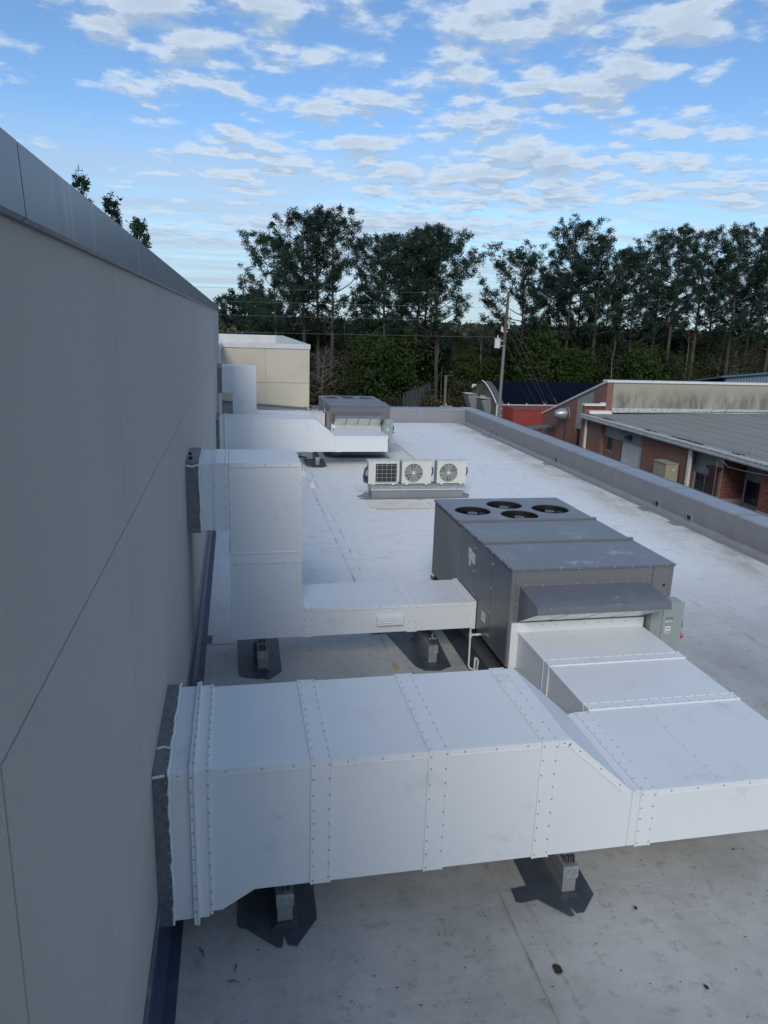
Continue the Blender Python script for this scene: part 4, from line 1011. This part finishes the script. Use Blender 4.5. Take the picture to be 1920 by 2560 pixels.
# ------------------------------------------------------------------ arched shade house
qh = thing('arched_shed', (27, 62, GZ), 'long arched greenhouse shed covered in navy shade cloth behind the red container', 'building')
QX0, QX1, QY, QZ = 21.3, 52.0, 62.0, -2.02
arc = []
for k in range(25):
    t = math.pi*k/24; arc.append((QY-3.95*math.cos(t), QZ+1.57*(1-abs(math.cos(t))**1.55)))
MB().prism(arc, QX0+.0, QX0+.06, 'x').build('end_panel', m_olive, qh)
MB().box(QX0, QX0+.06, QY-3.9, QY+3.9, GZ, QZ).build('end_wall', m_olive, qh)
def shell(x0, x1, a0, a1, off, m, name, th=.03):
    b = MB(); ks = range(a0, a1+1); n = len(ks)
    vs = []
    for k in ks:
        t = math.pi*k/24; c_, s_ = math.cos(t), math.sin(t)
        y = QY-(3.95+off)*c_; z = QZ+(1.57+off)*(1-abs(c_)**1.55)
        for xx in (x0, x1): vs.append((xx, y, z)); vs.append((xx, y+c_*th, z-s_*th))
    fs = []
    for i in range(n-1):
        o = i*4; fs += [(o, o+2, o+6, o+4), (o+1, o+5, o+7, o+3), (o, o+4, o+5, o+1), (o+2, o+3, o+7, o+6)]
    return b.add(vs, fs).build(name, m, qh, smooth=True)
shell(QX0-.1, QX0+.55, 0, 24, .03, m_poly, 'arch_cover')
shell(QX0+.55, QX1, 0, 24, .05, m_shade, 'shade_cloth')
x = QX0+2.8
while x < QX1: shell(x, x+.035, 1, 23, .062, m_rib, 'arch_rib', .02); x += 2.1
tr = MB().tube([(QX0-.13, y+.02, z+.07) for y, z in arc[:13]], .05, 6); tr.build('arch_trim', m_wpaint, qh)
MB().box(QX0-.12, QX0-.02, QY-4.0, QY-3.9, GZ, QZ).build('corner_post', m_wpaint, qh)
MB().box(QX0, QX1, QY-4.06, QY-3.97, QZ-.06, QZ+.02).build('gutter', m_copel, qh)
MB().box(QX0, QX1, QY-3.95, QY-3.88, GZ, QZ-.06).build('side_wall', m_conc2, qh)
x = QX0+.9
while x < QX1:
    MB().tube([(x, QY-4.08, GZ), (x, QY-4.08, QZ-.02)], .03, 6).tube([(x, QY-4.10, QZ-.05), (x-.02, QY-4.02, QZ+.12)], .045, 6).build('side_post', m_wpaint, qh); x += 1.6
MB().box(QX0, QX1, QY-4.0, QY-3.951, -2.42, -2.36).box(QX0, QX1, QY-4.0, QY-3.951, -3.0, -2.94).build('side_rail', m_copel, qh)
MB().box(QX0-.05, QX0-.002, 61.35, 61.45, GZ, -1.66).box(QX0-.05, QX0-.002, 62.40, 62.50, GZ, -1.66).box(QX0-.05, QX0-.002, 61.45, 62.40, -1.76, -1.66).build('door_frame', m_wpaint, qh)
MB().box(QX0-.03, QX0-.003, 61.45, 62.4, GZ, -1.76).build('door', m_olive, qh)
for yy in (59.75, 63.6):
    f = MB().prism([(QX0-.002, -1.72), (QX0-.85, -1.88), (QX0-.85, -1.94), (QX0-.45, -2.95), (QX0-.002, -2.95)], yy, yy+1.5, 'y')
    fo = f.build('fan_hood', m_galvl, qh)
    MB().box(QX0-.93, QX0, yy-.08, yy+1.58, -1.725, -1.70).build('lid', m_copel, fo)
MB().tube([(QX0-.05, 63.9, -.95), (QX0-.35, 63.9, -.95), (QX0-.35, 63.9, -1.15)], .12, 8).build('elbow_vent', m_copel, qh)
for yy in (60.2, 61.0, 62.9, 63.6): MB().box(QX0-.012, QX0-.001, yy, yy+.04, QZ, QZ+1.35-.25*abs(yy-62)**.9).build('panel_seam', m_poly, qh)

# ------------------------------------------------------------------ blue-grey metal building far right
mbd = thing('metal_building', (55, 66, GZ), 'blue-grey ribbed metal building with low gable roof at the far right edge', 'building')
MB().prism([(45.0, GZ), (70, GZ), (70, 2.55), (45.0, .38)], 62.0, 62.3, 'y').build('front_wall', m_bluem, mbd)
MB().box(45.0, 45.3, 62.3, 74, GZ, -1.2).box(69.7, 70, 62.3, 74, GZ, -1.2).build('side_wall', m_bluem, mbd)
ribs = MB()
for k in range(80): ribs.box(45.05+k*.3, 45.11+k*.3, 61.96, 62.0, GZ, .36+k*.3*.0868)
ribs.build('wall_rib', m_bluer, mbd, kind='stuff')
vs = [(44.2, 61.6, .32), (70.5, 61.6, 2.60), (70.5, 75, .4), (44.2, 75, -1.9)]
MB().add(vs+[(x_, y_, z_+.16) for x_, y_, z_ in vs], [(0, 1, 2, 3), (4, 5, 6, 7), (0, 1, 5, 4), (1, 2, 6, 5), (2, 3, 7, 6), (3, 0, 4, 7)]).build('roof', m_bluer, mbd)

# ------------------------------------------------------------------ poles, cables, fence
pl = thing('utility_pole', (18.5, 50, GZ), 'tall weathered wooden utility pole with a grey can transformer and insulators', 'pole')
MB().tube([(18.45, 50, GZ), (18.50, 50, 3.0)], [.12, .105], 12).build('pole_shaft', m_wood, pl, smooth=True)
MB().tube([(18.50, 50, 3.0), (18.55, 50, 6.55)], [.12, .09], 12).build('upper_shaft', m_woodb, pl, smooth=True)
MB().tube([(18.38, 49.86, GZ), (18.41, 49.86, .6)], .035, 6).build('riser_conduit', m_galvl, pl)
MB().tube([(17.98, 49.95, 2.75), (17.98, 49.95, 3.35)], .21, 14).tube([(17.98, 49.95, 3.35), (17.98, 49.95, 3.41)], .225, 14).tube([(17.98, 49.95, 3.41), (17.98, 49.95, 3.62)], .035, 8).tube([(18.18, 49.95, 2.9), (18.4, 50, 2.9)], .035, 6).tube([(18.18, 49.95, 3.25), (18.4, 50, 3.25)], .035, 6).build('transformer', m_cer, pl)
for (xx, zz) in ((18.72, 6.0), (18.76, 5.15), (18.74, 4.25), (18.30, 4.0), (18.22, 4.05)):
    MB().tube([(xx, 49.97, zz-.17), (xx, 49.97, zz+.17)], [.05, .035], 8).box(min(xx, 18.55), max(xx, 18.55), 49.96, 49.98, zz-.17, zz-.14).build('insulator', m_cer, pl)
for (xx, zz) in ((18.62, 4.95), (18.63, 5.6), (18.60, 4.5), (18.60, 3.9)): MB().tube([(xx, 49.9, zz-.05), (xx, 49.9, zz+.05)], .035, 6).build('bolt', m_cer, pl)
def sag(a, b, s_, n=24):
    a = Vector(a); b = Vector(b); return [a.lerp(b, i/n)-Vector((0, 0, s_*4*(i/n)*(1-i/n))) for i in range(n+1)]
wl = [(6.36, 5.9, .3, 'topmost power line crossing the sky low above the treetops to the pole'), (5.46, 5.15, .25, 'second power line from the top, crossing the pines behind the pole'), (4.56, 4.35, .22, 'third power line, running just above the woodland horizon to the pole'), (3.49, 3.25, .2, 'lowest power line, ending at the transformer level of the pole')]
for z1_, z0_, s_, lb_ in wl:
    MB().tube(sag((-60, 50, z0_), (18.5, 50, z1_), s_, 40), .0065, 4).build('power_line', m_wire, None, at=(18.5, 50, z1_), label=lb_, category='power line', group='power lines strung across the view')
for (z1_, xe, ze, lb_, gd) in ((4.95, 24.87, -2.0, 'guy wire with yellow guard, second from the left of four', 1), (5.0, 25.60, -1.72, 'guy wire with yellow guard, steepest, rightmost of four', 1), (4.1, 24.6, -1.95, 'guy wire with yellow guard, third from the right of four', 1), (3.05, 23.95, -1.9, 'lowest thin stay wire running down right from the transformer', 0)):
    a = Vector((18.62 if z1_ != 5.0 else 18.7, 50, z1_)); b_ = Vector((xe, 56, ze)); d = b_-a
    e_ = a+d*((GZ-a.z)/d.z)
    gw = thing('guy_wire', tuple(a), lb_, 'guy wire', 'guy wires of the utility pole')
    MB().tube([a, e_], .007, 4).build('wire', m_wire, gw)
    if gd: MB().tube([a+d*.93, e_], .022, 6).build('guard', m_guard, gw)
sp_ = thing('short_pole', (17.9, 60, GZ), 'short thin pale pole standing alone behind the far parapet', 'pole')
MB().tube([(17.4, 60.4, GZ), (17.36, 60.4, .12)], .085, 8).build('pole_shaft', m_barkg, sp_)
MB().tube([(17.44, 60.3, -2.2), (17.44, 60.3, .1)], .02, 5).tube([(17.36, 60.4, .1), (18.1, 60.4, .08)], .012, 4).build('drop_wire', m_wire, sp_)
tk = thing('storage_tank', (17.7, 61.5, GZ), 'pale grey rounded tank top just showing past the short pole', 'tank')
MB().tube([(17.1, 61.5, -3.15), (17.2, 61.5, -3.0), (17.5, 61.5, -2.95), (18.3, 61.5, -2.95), (18.5, 61.5, -3.05), (18.6, 61.5, -3.2)], [.1, .30, .40, .40, .30, .1], 14).build('tank_shell', m_conc, tk, smooth=True)
MB().tube([(17.75, 61.2, -2.6), (17.75, 61.2, -2.30)], .07, 8).build('tank_pipe', m_cer, tk)
fn = thing('chain_link_fence', (16.6, 70, GZ), 'grey chain link fence running away behind the far parapet', 'fence')
A_ = Vector((15.2, 66.5, 0)); B_ = Vector((21.2, 79.5, 0))
mesh_ = MB()
for k in range(8):
    p = A_.lerp(B_, k/7); MB().tube([(p.x, p.y, GZ), (p.x, p.y, -2.0)], .035, 6).build('post', m_chain, fn)
nn = 90
for k in range(nn):
    p = A_.lerp(B_, k/nn); q = A_.lerp(B_, min(1, (k+6)/nn)); 
    mesh_.tube([(p.x, p.y, GZ), (q.x, q.y, -2.05)], .008, 3, False).tube([(p.x, p.y, -2.05), (q.x, q.y, GZ)], .008, 3, False)
mesh_.tube([(A_.x, A_.y, -2.02), (B_.x, B_.y, -2.02)], .03, 5).build('chain_mesh', m_chain, fn, kind='stuff')
so_ = MB(); rr = random.Random(5)
vs = []; nr = 12
for i in range(nr+1):
    for j in range(5):
        a = 2*math.pi*i/nr; r_ = j/4; vs.append((20.6+2.2*r_*math.cos(a), 78+2.0*r_*math.sin(a), GZ+1.15*(1-r_**1.6)+rr.uniform(-.05, .05)*(r_ > 0)*(i < nr)))
so_.add(vs, [(i*5+j, i*5+j+1, (i+1)*5+j+1, (i+1)*5+j) for i in range(nr) for j in range(4)])
so_.build('soil_heap', m_dirt, None, at=(20.6, 78, GZ), label='small heap of orange soil at the far end of the chain link fence', category='soil heap')

# ================================================================== VEGETATION
nrg = np.random.default_rng(5)
def np_mesh(name, V, F, m):
    me = bpy.data.meshes.new(name); me.from_pydata(V.tolist() if hasattr(V, 'tolist') else V, [], F.tolist() if hasattr(F, 'tolist') else F); me.materials.append(m); me.update(); return me
def tri_cloud(centres, n, spread, ln, wd_, g_, elong=True):
    """n thin triangles radiating from each centre"""
    c = np.repeat(np.asarray(centres), n, axis=0); k = len(c)
    d = g_.normal(size=(k, 3)); d[:, 2] = d[:, 2]*.8+.25; d /= np.linalg.norm(d, axis=1)[:, None]
    s_ = g_.normal(size=(k, 3)); s_ -= d*(s_*d).sum(1)[:, None]; s_ /= np.linalg.norm(s_, axis=1)[:, None]
    l_ = ln*g_.uniform(.7, 1.25, (k, 1)); w_ = wd_*g_.uniform(.7, 1.3, (k, 1))
    o = c+g_.normal(size=(k, 3))*spread
    if elong: V = np.stack([o-s_*w_*.25, o+d*l_*.6-s_*w_, o+d*l_, o+d*l_*.6+s_*w_], 1)
    else: V = np.stack([o-d*l_*.5, o-s_*w_, o+d*l_*.5, o+s_*w_], 1)
    F = np.arange(k*4).reshape(k, 4)
    return V.reshape(-1, 3), F
def make_tree(name, trunk_mb, crown_c, bark, leaf, ntri, spread, ln, wd_, seed, label, loc, group, elong=True, cat='tree'):
    g_ = np.random.default_rng(seed)
    r = thing(name, loc, label, cat, group); r['_w'] = (0, 0, 0)
    trunk_mb.build('trunk', bark, r, smooth=False)
    if crown_c is not None and len(crown_c):
        V, F = tri_cloud(crown_c, ntri, spread, ln, wd_, g_, elong)
        o = bpy.data.objects.new('crown', np_mesh('crown', V, F, leaf)); C.objects.link(o); o.parent = r
    return r
def pine(seed, H, lo, R, nl, dens=1., lean=0.):
    """H height, lo crown base, R crown radius; returns trunk MB and tuft centres"""
    q = random.Random(seed); mb = MB(); tufts = []
    ph = q.uniform(0, 6); amp = q.uniform(.1, .3)
    def tp(z): t = z/H; return Vector((amp*math.sin(t*3+ph)-amp*math.sin(ph)+lean*t*t, amp*.7*math.cos(t*2.5+ph)-amp*.7*math.cos(ph), z))
    r0_ = .012*H+.03
    mb.tube([tp(H*k/12) for k in range(13)], [r0_*(1-.86*k/12) for k in range(13)], 7)
    az = q.uniform(0, 6)
    for i in range(nl):
        t = (i+.5)/nl; t = t**.85
        z = lo+(H-lo)*t
        az += 2.4+q.uniform(-.5, .5)
        prof = (.50+.65*math.sin(min(1, t*1.12)*math.pi*.80+.25))*(1-t**6*.55) if t < .97 else .25
        ln = R*prof*q.uniform(.55, 1.12)
        if t < .22 and q.random() < .35: ln *= .5
        up = q.uniform(.22, .55)+.45*t
        a0 = tp(z); d = Vector((math.cos(az), math.sin(az), 0)); n = 5
        path = [a0+d*ln*k/n+Vector((0, 0, ln*(up*(k/n)-.10*math.sin(k/n*3)+.22*(k/n)**2)))+Vector((q.uniform(-.06, .06), q.uniform(-.06, .06), q.uniform(-.05, .05)))*ln*.3 for k in range(n+1)]
        mb.tube(path, [max(.012, r0_*.34*(1-t*.5)*(1-.85*k/n)) for k in range(n+1)], 4, False)
        nb_ = max(3, int(ln*2.1*dens))
        for j in range(nb_):
            s_ = .38+.62*(j+q.random())/nb_; k = min(n-1, int(s_*n)); p = path[k].lerp(path[k+1], s_*n-k)
            sa = az+q.choice((-1, 1))*q.uniform(.35, 1.2); sl_ = ln*q.uniform(.14, .34)*(1.25-s_*.6)+.15
            e = p+Vector((math.cos(sa)*sl_, math.sin(sa)*sl_, sl_*q.uniform(.15, .8)))
            mb.tube([p, e], [.018, .008], 3, False)
            tufts.append(e)
            for m_ in range(q.randint(0, 3)):
                tufts.append(p.lerp(e, q.uniform(.45, 1.0))+Vector((q.gauss(0, .16), q.gauss(0, .16), q.gauss(.05, .12))))
        tufts.append(path[-1]); tufts.append(path[-1]+Vector((q.gauss(0, .15), q.gauss(0, .15), .1)))
    for k in range(8): tufts.append(tp(H)+Vector((q.gauss(0, .22), q.gauss(0, .22), q.gauss(0, .25))))
    return mb, [tuple(v) for v in tufts]
GP = 'tall pines along the edge of the woods'
def G(Y): return Y/80.
def pl_(x80, z80, Y):  # scale a direction seen at 80 m out to Y
    return x80*Y/80, 4.1+(z80-4.1)*Y/80-GZ
# (x at 80 m, top z at 80 m, Y, crown base fraction, radius, limbs, density, seed, lean, label)
PN = [
 (4.6, 12.9, 78, .50, 3.0, 34, 1.3, 11, -.3, 'leftmost full pine of the near clump, shorter, with a rounded crown'),
 (7.5, 15.3, 80, .44, 3.3, 38, 1.15, 12, -.2, 'tall rounded pine with long rising limbs, left of the twin straight trunks'),
 (8.8, 15.1, 83, .55, 2.6, 30, 1.0, 13, .1, 'slim straight pine in the middle of the leftmost clump'),
 (10.1, 15.4, 79, .40, 3.3, 38, 1.0, 14, .2, 'open-crowned pine at the right of the leftmost clump, reaching far right'),
 (15.9, 13.4, 80, .44, 3.1, 40, 1.7, 21, -.2, 'dense dark pine at the left of the middle clump'),
 (17.6, 13.6, 84, .50, 2.6, 34, 1.5, 22, 0, 'dark pine second from the left in the middle clump'),
 (19.1, 14.6, 81, .45, 2.5, 34, 1.5, 23, .1, 'tallest pine of the middle clump, with a narrow tip'),
 (20.3, 13.6, 86, .52, 2.3, 26, 1.2, 24, 0, 'slender pine third from the right in the middle clump'),
 (22.0, 14.4, 79, .36, 3.4, 46, 1.6, 25, .1, 'broad conical pine at the right end of the middle clump'),
 (31.6, 12.3, 80, .42, 3.8, 42, 1.2, 31, -.5, 'broad low pine directly behind the utility pole'),
 (36.9, 15.6, 82, .46, 3.3, 42, 1.3, 32, .2, 'tall pointed pine first to the right of the utility pole pine'),
 (34.8, 10.4, 86, .40, 2.6, 34, 1.4, 33, 0, 'shorter dark pine filling the gap right of the utility pole'),
 (40.6, 15.0, 80, .44, 2.7, 36, 1.3, 34, 0, 'pine with a lopsided top behind the ridge of the arched shed'),
 (43.2, 13.8, 84, .42, 2.3, 32, 1.1, 35, .2, 'thin pine with a bent top in the right-hand row'),
 (45.2, 12.9, 80, .38, 2.9, 38, 1.4, 36, 0, 'shorter bushy pine in the right-hand row before the gap'),
 (47.9, 15.4, 82, .40, 3.2, 40, 1.2, 37, -.3, 'round-topped pine standing above the brick building coping corner'),
 (50.0, 16.4, 80, .48, 2.6, 34, 1.2, 38, 0, 'tallest pine in the right-hand row, small round tip'),
 (53.1, 16.0, 83, .42, 3.1, 38, 1.0, 39, .3, 'sparse pine with a curved top right of the tallest one'),
 (55.4, 13.2, 86, .40, 3.0, 36, 1.4, 40, 0, 'dark lower pine between two tall ones at the right'),
 (57.9, 16.6, 80, .42, 3.4, 42, 1.3, 41, 0, 'wide pine near the right edge with a dense dark crown'),
 (60.2, 16.4, 83, .44, 3.2, 38, 1.2, 42, .2, 'pine at the right edge of the picture, standing before another'),
 (63.0, 15.6, 81, .40, 3.4, 38, 1.3, 43, 0, 'pine cut by the right edge of the picture'),
 (38.6, 12.0, 88, .45, 2.6, 32, 1.4, 44, 0, 'dark pine set back between two taller ones behind the arched shed'),
 (42.0, 9.6, 86, .25, 2.5, 30, 1.2, 45, 0, 'low pine with trunk forks behind the arched shed roof'),
 (49.0, 10.0, 90, .3, 2.8, 30, 1.3, 46, 0, 'set-back dark pine below the tallest pine'),
 (59.0, 10.5, 91, .3, 3.0, 30, 1.3, 47, 0, 'set-back low dark pine near the right edge'),
 (6.1, 8.6, 84, .35, 2.4, 28, 1.4, 48, 0, 'low dark pine between the leftmost pine and its taller neighbour'),
 (13.4, 7.2, 84, .30, 2.6, 28, 1.3, 49, 0, 'low bushy pine filling the gap between the left and middle clumps'),
]
for (x8, z8_, Y, lof, R_, nl, dn, sd_, ln_, lb_) in PN:
    X_, H_ = pl_(x8, z8_, Y); H_ -= 1.15
    mb, tf = pine(sd_, H_, H_*(lof-.05), R_*1.13*Y/80, nl, dn*1.0, ln_)
    make_tree('pine_tree', mb, tf, m_bark, m_pine, 22, .11, .32, .036, sd_, lb_, (X_, Y, GZ), GP)
for (x, y, top, sd_, lb_) in ((-10.5, 60, 13.4, 61, 'highest pine top rising over the blue-grey coping at the left'), (-8.9, 60.5, 12.1, 62, 'middle pine top of three above the coping at the left'), (-6.6, 60, 10.6, 63, 'lowest pine top of three above the coping at the left')):
    H_ = top-GZ; mb, tf = pine(sd_, H_, H_*.45, .85, 30, 2.0, 0)
    make_tree('pine_tree', mb, tf, m_bark, m_pine, 14, .06, .30, .045, sd_, lb_, (x, y, GZ), 'pine tops showing over the grey wall')
# small far pines left of the clump
for (x8, z8_, Y, sd_, lb_) in ((2.6, 6.7, 118, 71, 'small far pine showing left of the near clump, above the cream block'), (1.2, 5.9, 125, 72, 'smaller far pine with pale sparse crown next to the wall end'), (-.2, 5.9, 122, 73, 'small dark far pine touching the end of the grey wall'), (3.4, 5.4, 112, 74, 'low far pine tucked against the leftmost clump')):
    X_, H_ = pl_(x8, z8_, Y); mb, tf = pine(sd_, H_, H_*.55, 2.6, 18, 1.3)
    make_tree('pine_tree', mb, tf, m_bark, m_pine, 12, .12, .55, .08, sd_, lb_, (X_, Y, GZ), 'small far pines on the left horizon')

def broad(seed, H, R, lo=.12, nl=16, nsub=10, twig=False):
    q = random.Random(seed); mb = MB(); cs = []
    mb.tube([(0, 0, 0), (q.uniform(-.2, .2), q.uniform(-.2, .2), H*.45), (q.uniform(-.3, .3), q.uniform(-.3, .3), H*.93)], [.02*H, .012*H, .02], 6)
    for i in range(nl):
        t = (i+.5)/nl; z = H*(lo+(.9-lo)*t*.85); az = i*2.4+q.uniform(-.4, .4)
        ln = R*(1-.55*t)*q.uniform(.7, 1.15)*(.75+.4*math.sin(t*3.1)); up = q.uniform(.4, .9)
        p0 = Vector((0, 0, z)); e = p0+Vector((math.cos(az)*ln, math.sin(az)*ln, ln*up*(.6+.6*t)))
        mid = p0.lerp(e, .5)+Vector((q.gauss(0, .15), q.gauss(0, .15), q.gauss(0, .12)))
        mb.tube([p0, mid, e], [.007*H, .004*H, .012], 4, False)
        for j in range(nsub):
            s_ = q.uniform(.25, 1.05); p = p0.lerp(e, s_); rr_ = R*.30
            c = p+Vector((q.gauss(0, rr_), q.gauss(0, rr_), q.gauss(.1, rr_*.85)))
            if c.z < .1: c.z = .1+q.random()*.4
            if twig or q.random() < .5: mb.tube([p, c], [.014, .006], 3, False)
            cs.append(tuple(c))
    return mb, cs
GB = 'bushy trees below the pines'
# prototypes then copies
kinds = {}
def proto(kind, seed, H, R, leaf, bark, n, spread, ln, wd_, label, loc, nl=16, nsub=12, twig=False):
    mb, cs = broad(seed, H, R, nl=nl, nsub=nsub, twig=twig)
    name = {'green': 'broadleaf_tree', 'dark': 'evergreen_tree', 'olive': 'budding_tree', 'bare': 'bare_tree'}[kind]
    t = make_tree(name, mb, cs, bark, leaf, n, spread, ln, wd_, seed, label, loc, GB, elong=False)
    kinds.setdefault(kind, []).append((t, H)); return t
def P80(x, z, Y): return (x*Y/80, Y, GZ)
proto('green', 101, 7.6, 2.6, m_leaf, m_barkg, 13, .26, .34, .13, 'bright green leafy tree right behind the far unit, before the dark woods', P80(14.6, 0, 77), 20, 16)
proto('green', 102, 8.5, 2.8, m_leaf, m_barkg, 13, .28, .34, .13, 'green vine-covered tree rising beside the bright green one', P80(17.6, 0, 80), 20, 16)
proto('dark', 103, 8.8, 2.7, m_leafd, m_bark, 13, .34, .36, .14, 'dark evergreen at the left end of the woods near the cream block', P80(3.3, 0, 86), 20, 15)
proto('dark', 104, 8.0, 3.1, m_leafd, m_bark, 13, .34, .36, .14, 'dark evergreen behind the short pale pole', P80(19.9, 0, 84), 20, 15)
proto('olive', 105, 8.6, 2.5, m_leafo, m_barkg, 9, .40, .22, .07, 'olive budding tree with visible pale twigs right of the cream block', P80(11.8, 0, 82), 20, 14, True)
proto('olive', 106, 7.6, 2.9, m_leafo, m_barkg, 9, .40, .22, .07, 'olive budding tree behind the chain link fence', P80(19.0, 0, 86), 20, 14, True)
proto('bare', 107, 6.6, 2.2, m_twig, m_barkg, 5, .35, .22, .016, 'bare grey branching tree beside the corner of the cream block', P80(9.3, 0, 77), 22, 12, True)
proto('bare', 108, 7.4, 2.3, m_twig, m_barkg, 5, .35, .22, .016, 'bare grey tree behind the right end of the fence', P80(23.6, 0, 84), 22, 12, True)
pk = random.Random(77)
spots = []
def fill(kind, x0, x1, n, Y0, Y1, s0, s1, text_):
    for k in range(n):
        x = x0+(x1-x0)*(k+pk.uniform(.2, .8))/n; spots.append((kind, x, pk.uniform(Y0, Y1), pk.uniform(s0, s1), text_, k, n))
fill('dark', 1.0, 12.5, 6, 84, 92, .85, 1.05, 'dark evergreen low in the woods left of the bright green tree')
fill('olive', 4.5, 13, 4, 84, 90, .6, .9, 'olive budding tree low among the left clump of pines')
fill('green', 20, 29, 4, 80, 88, .7, 1.0, 'green leafy tree in the gap behind the fence and shed')
fill('olive', 21, 34, 5, 86, 94, .75, 1.0, 'olive budding tree in the gap left of the utility pole')
fill('bare', 22, 33, 5, 88, 96, .9, 1.2, 'bare grey tree in the gap left of the utility pole')
fill('dark', 22, 30, 3, 92, 97, .7, .95, 'dark evergreen set back left of the utility pole')
fill('green', 32, 41, 6, 77, 86, .8, 1.05, 'green leafy tree above the navy roof of the arched shed')
fill('dark', 31, 46, 9, 82, 90, .85, 1.15, 'dark evergreen behind the arched shed')
fill('olive', 38, 52, 7, 78, 86, .6, .95, 'olive budding tree above the white rake of the brick building')
fill('green', 42, 58, 8, 77, 88, .6, 1.0, 'green leafy tree above the white coping of the brick building')
fill('bare', 37, 60, 8, 84, 92, .9, 1.25, 'bare grey tree among the right-hand pines')
fill('dark', 46, 68, 9, 86, 94, .85, 1.15, 'dark evergreen below the right-hand pines')
fill('olive', 53, 68, 6, 80, 88, .9, 1.2, 'olive budding tree behind the metal building roof')
ordn = ['first', 'second', 'third', 'fourth', 'fifth', 'sixth', 'seventh', 'eighth', 'ninth']
for kind, x, Y, s_, tx, k, n in spots:
    t, H = kinds[kind][pk.randint(0, len(kinds[kind])-1)]
    o = clone(t, P80(x, 0, Y), pk.uniform(0, 6.28), (s_, s_, s_*pk.uniform(.92, 1.1)), label=f'{tx}, {ordn[k]} from the left', group=GB)
# slim bare saplings one can tell apart
sp0 = None
lbs = []
for k in range(20):
    x = pk.uniform(6, 13) if k < 3 else (pk.uniform(21, 34) if k < 13 else pk.uniform(36, 60)); Y = pk.uniform(79, 92); lbs.append((x, Y))
lbs.sort()
for k, (x, Y) in enumerate(lbs):
    if sp0 is None:
        q = random.Random(9); mb = MB(); mb.tube([(0, 0, 0), (.1, 0, 3), (.0, .1, 6), (.2, 0, 9)], [.085, .065, .045, .015], 5)
        for j in range(16):
            z = 3+j*.37; a = q.uniform(0, 6.28); l_ = q.uniform(.4, 1.1); mb.tube([(0.05, 0, z), (l_*math.cos(a)*.6, l_*math.sin(a)*.6, z+l_*.7), (l_*math.cos(a), l_*math.sin(a), z+l_*1.5)], [.022, .014, .006], 3, False)
        sp0 = make_tree('bare_sapling', mb, None, m_barkg, None, 0, 0, 0, 0, 1, 'slim pale bare sapling, one of the thin upright stems in the woods', P80(x, 0, Y), 'thin bare saplings in the woods')
    else: clone(sp0, P80(x, 0, Y), pk.uniform(0, 6), (1, 1, pk.uniform(.7, 1.05)), group='thin bare saplings in the woods')

def mass(name, rows, m, seed, label=None):
    """rows: (Y, x0, x1, zlo, zhi, crown radius, n crowns, leaf size, leaves per crown)"""
    g_ = np.random.default_rng(seed); VV = []; FF = []; off = 0
    for (Y, x0, x1, zl, zh, R_, nc_, sz, nl_) in rows:
        cx = g_.uniform(x0, x1, nc_); cy_ = Y+g_.uniform(-R_, R_, nc_)*1.5; tz = zh+g_.normal(0, .24*(zh-zl)*.5*(1 if Y < 200 else .5), nc_)
        c = []
        for i in range(nc_):
            d = g_.normal(size=(nl_, 3)); d /= np.linalg.norm(d, axis=1)[:, None]; rr_ = g_.uniform(.6, 1.0, (nl_, 1))
            hh = (tz[i]-zl)*.5
            p = d*rr_*np.array([R_, R_*.7, hh])+np.array([cx[i], cy_[i], zl+hh]); c.append(p)
        c = np.concatenate(c); V, F = tri_cloud(c, 1, sz*.3, sz, sz*.42, g_, False)
        VV.append(V); FF.append(F+off); off += len(V)
    o = bpy.data.objects.new(name, np_mesh(name, np.concatenate(VV), np.concatenate(FF), m)); C.objects.link(o); o['kind'] = 'stuff'
    return o
mass('undergrowth', [(74, -12, 72, GZ-.3, -2.9, 1.4, 110, .24, 200), (79, -12, 76, GZ-.3, -1.6, 1.7, 130, .28, 260), (90, -18, 86, GZ-.3, .6, 2.4, 150, .42, 300)], m_under, 21)
mass('distant_woodland', [(99, -25, 100, GZ, 2.0, 3.0, 120, .5, 330), (112, -35, 120, GZ, 3.0, 3.4, 120, .6, 320), (140, -60, 170, GZ, 3.9, 4.5, 150, .8, 280), (190, -110, 250, GZ, 4.4, 6, 170, 1.1, 220), (300, -220, 430, GZ, 5.0, 9, 190, 1.9, 200), (600, -500, 900, GZ, 5.5, 16, 230, 3.6, 150), (1200, -1100, 1900, GZ, 7, 30, 260, 7, 110)], m_woodland, 22)
print('bricks', nb, 'objects', len(bpy.data.objects), 'tris~', sum(len(m.polygons) for m in bpy.data.meshes))
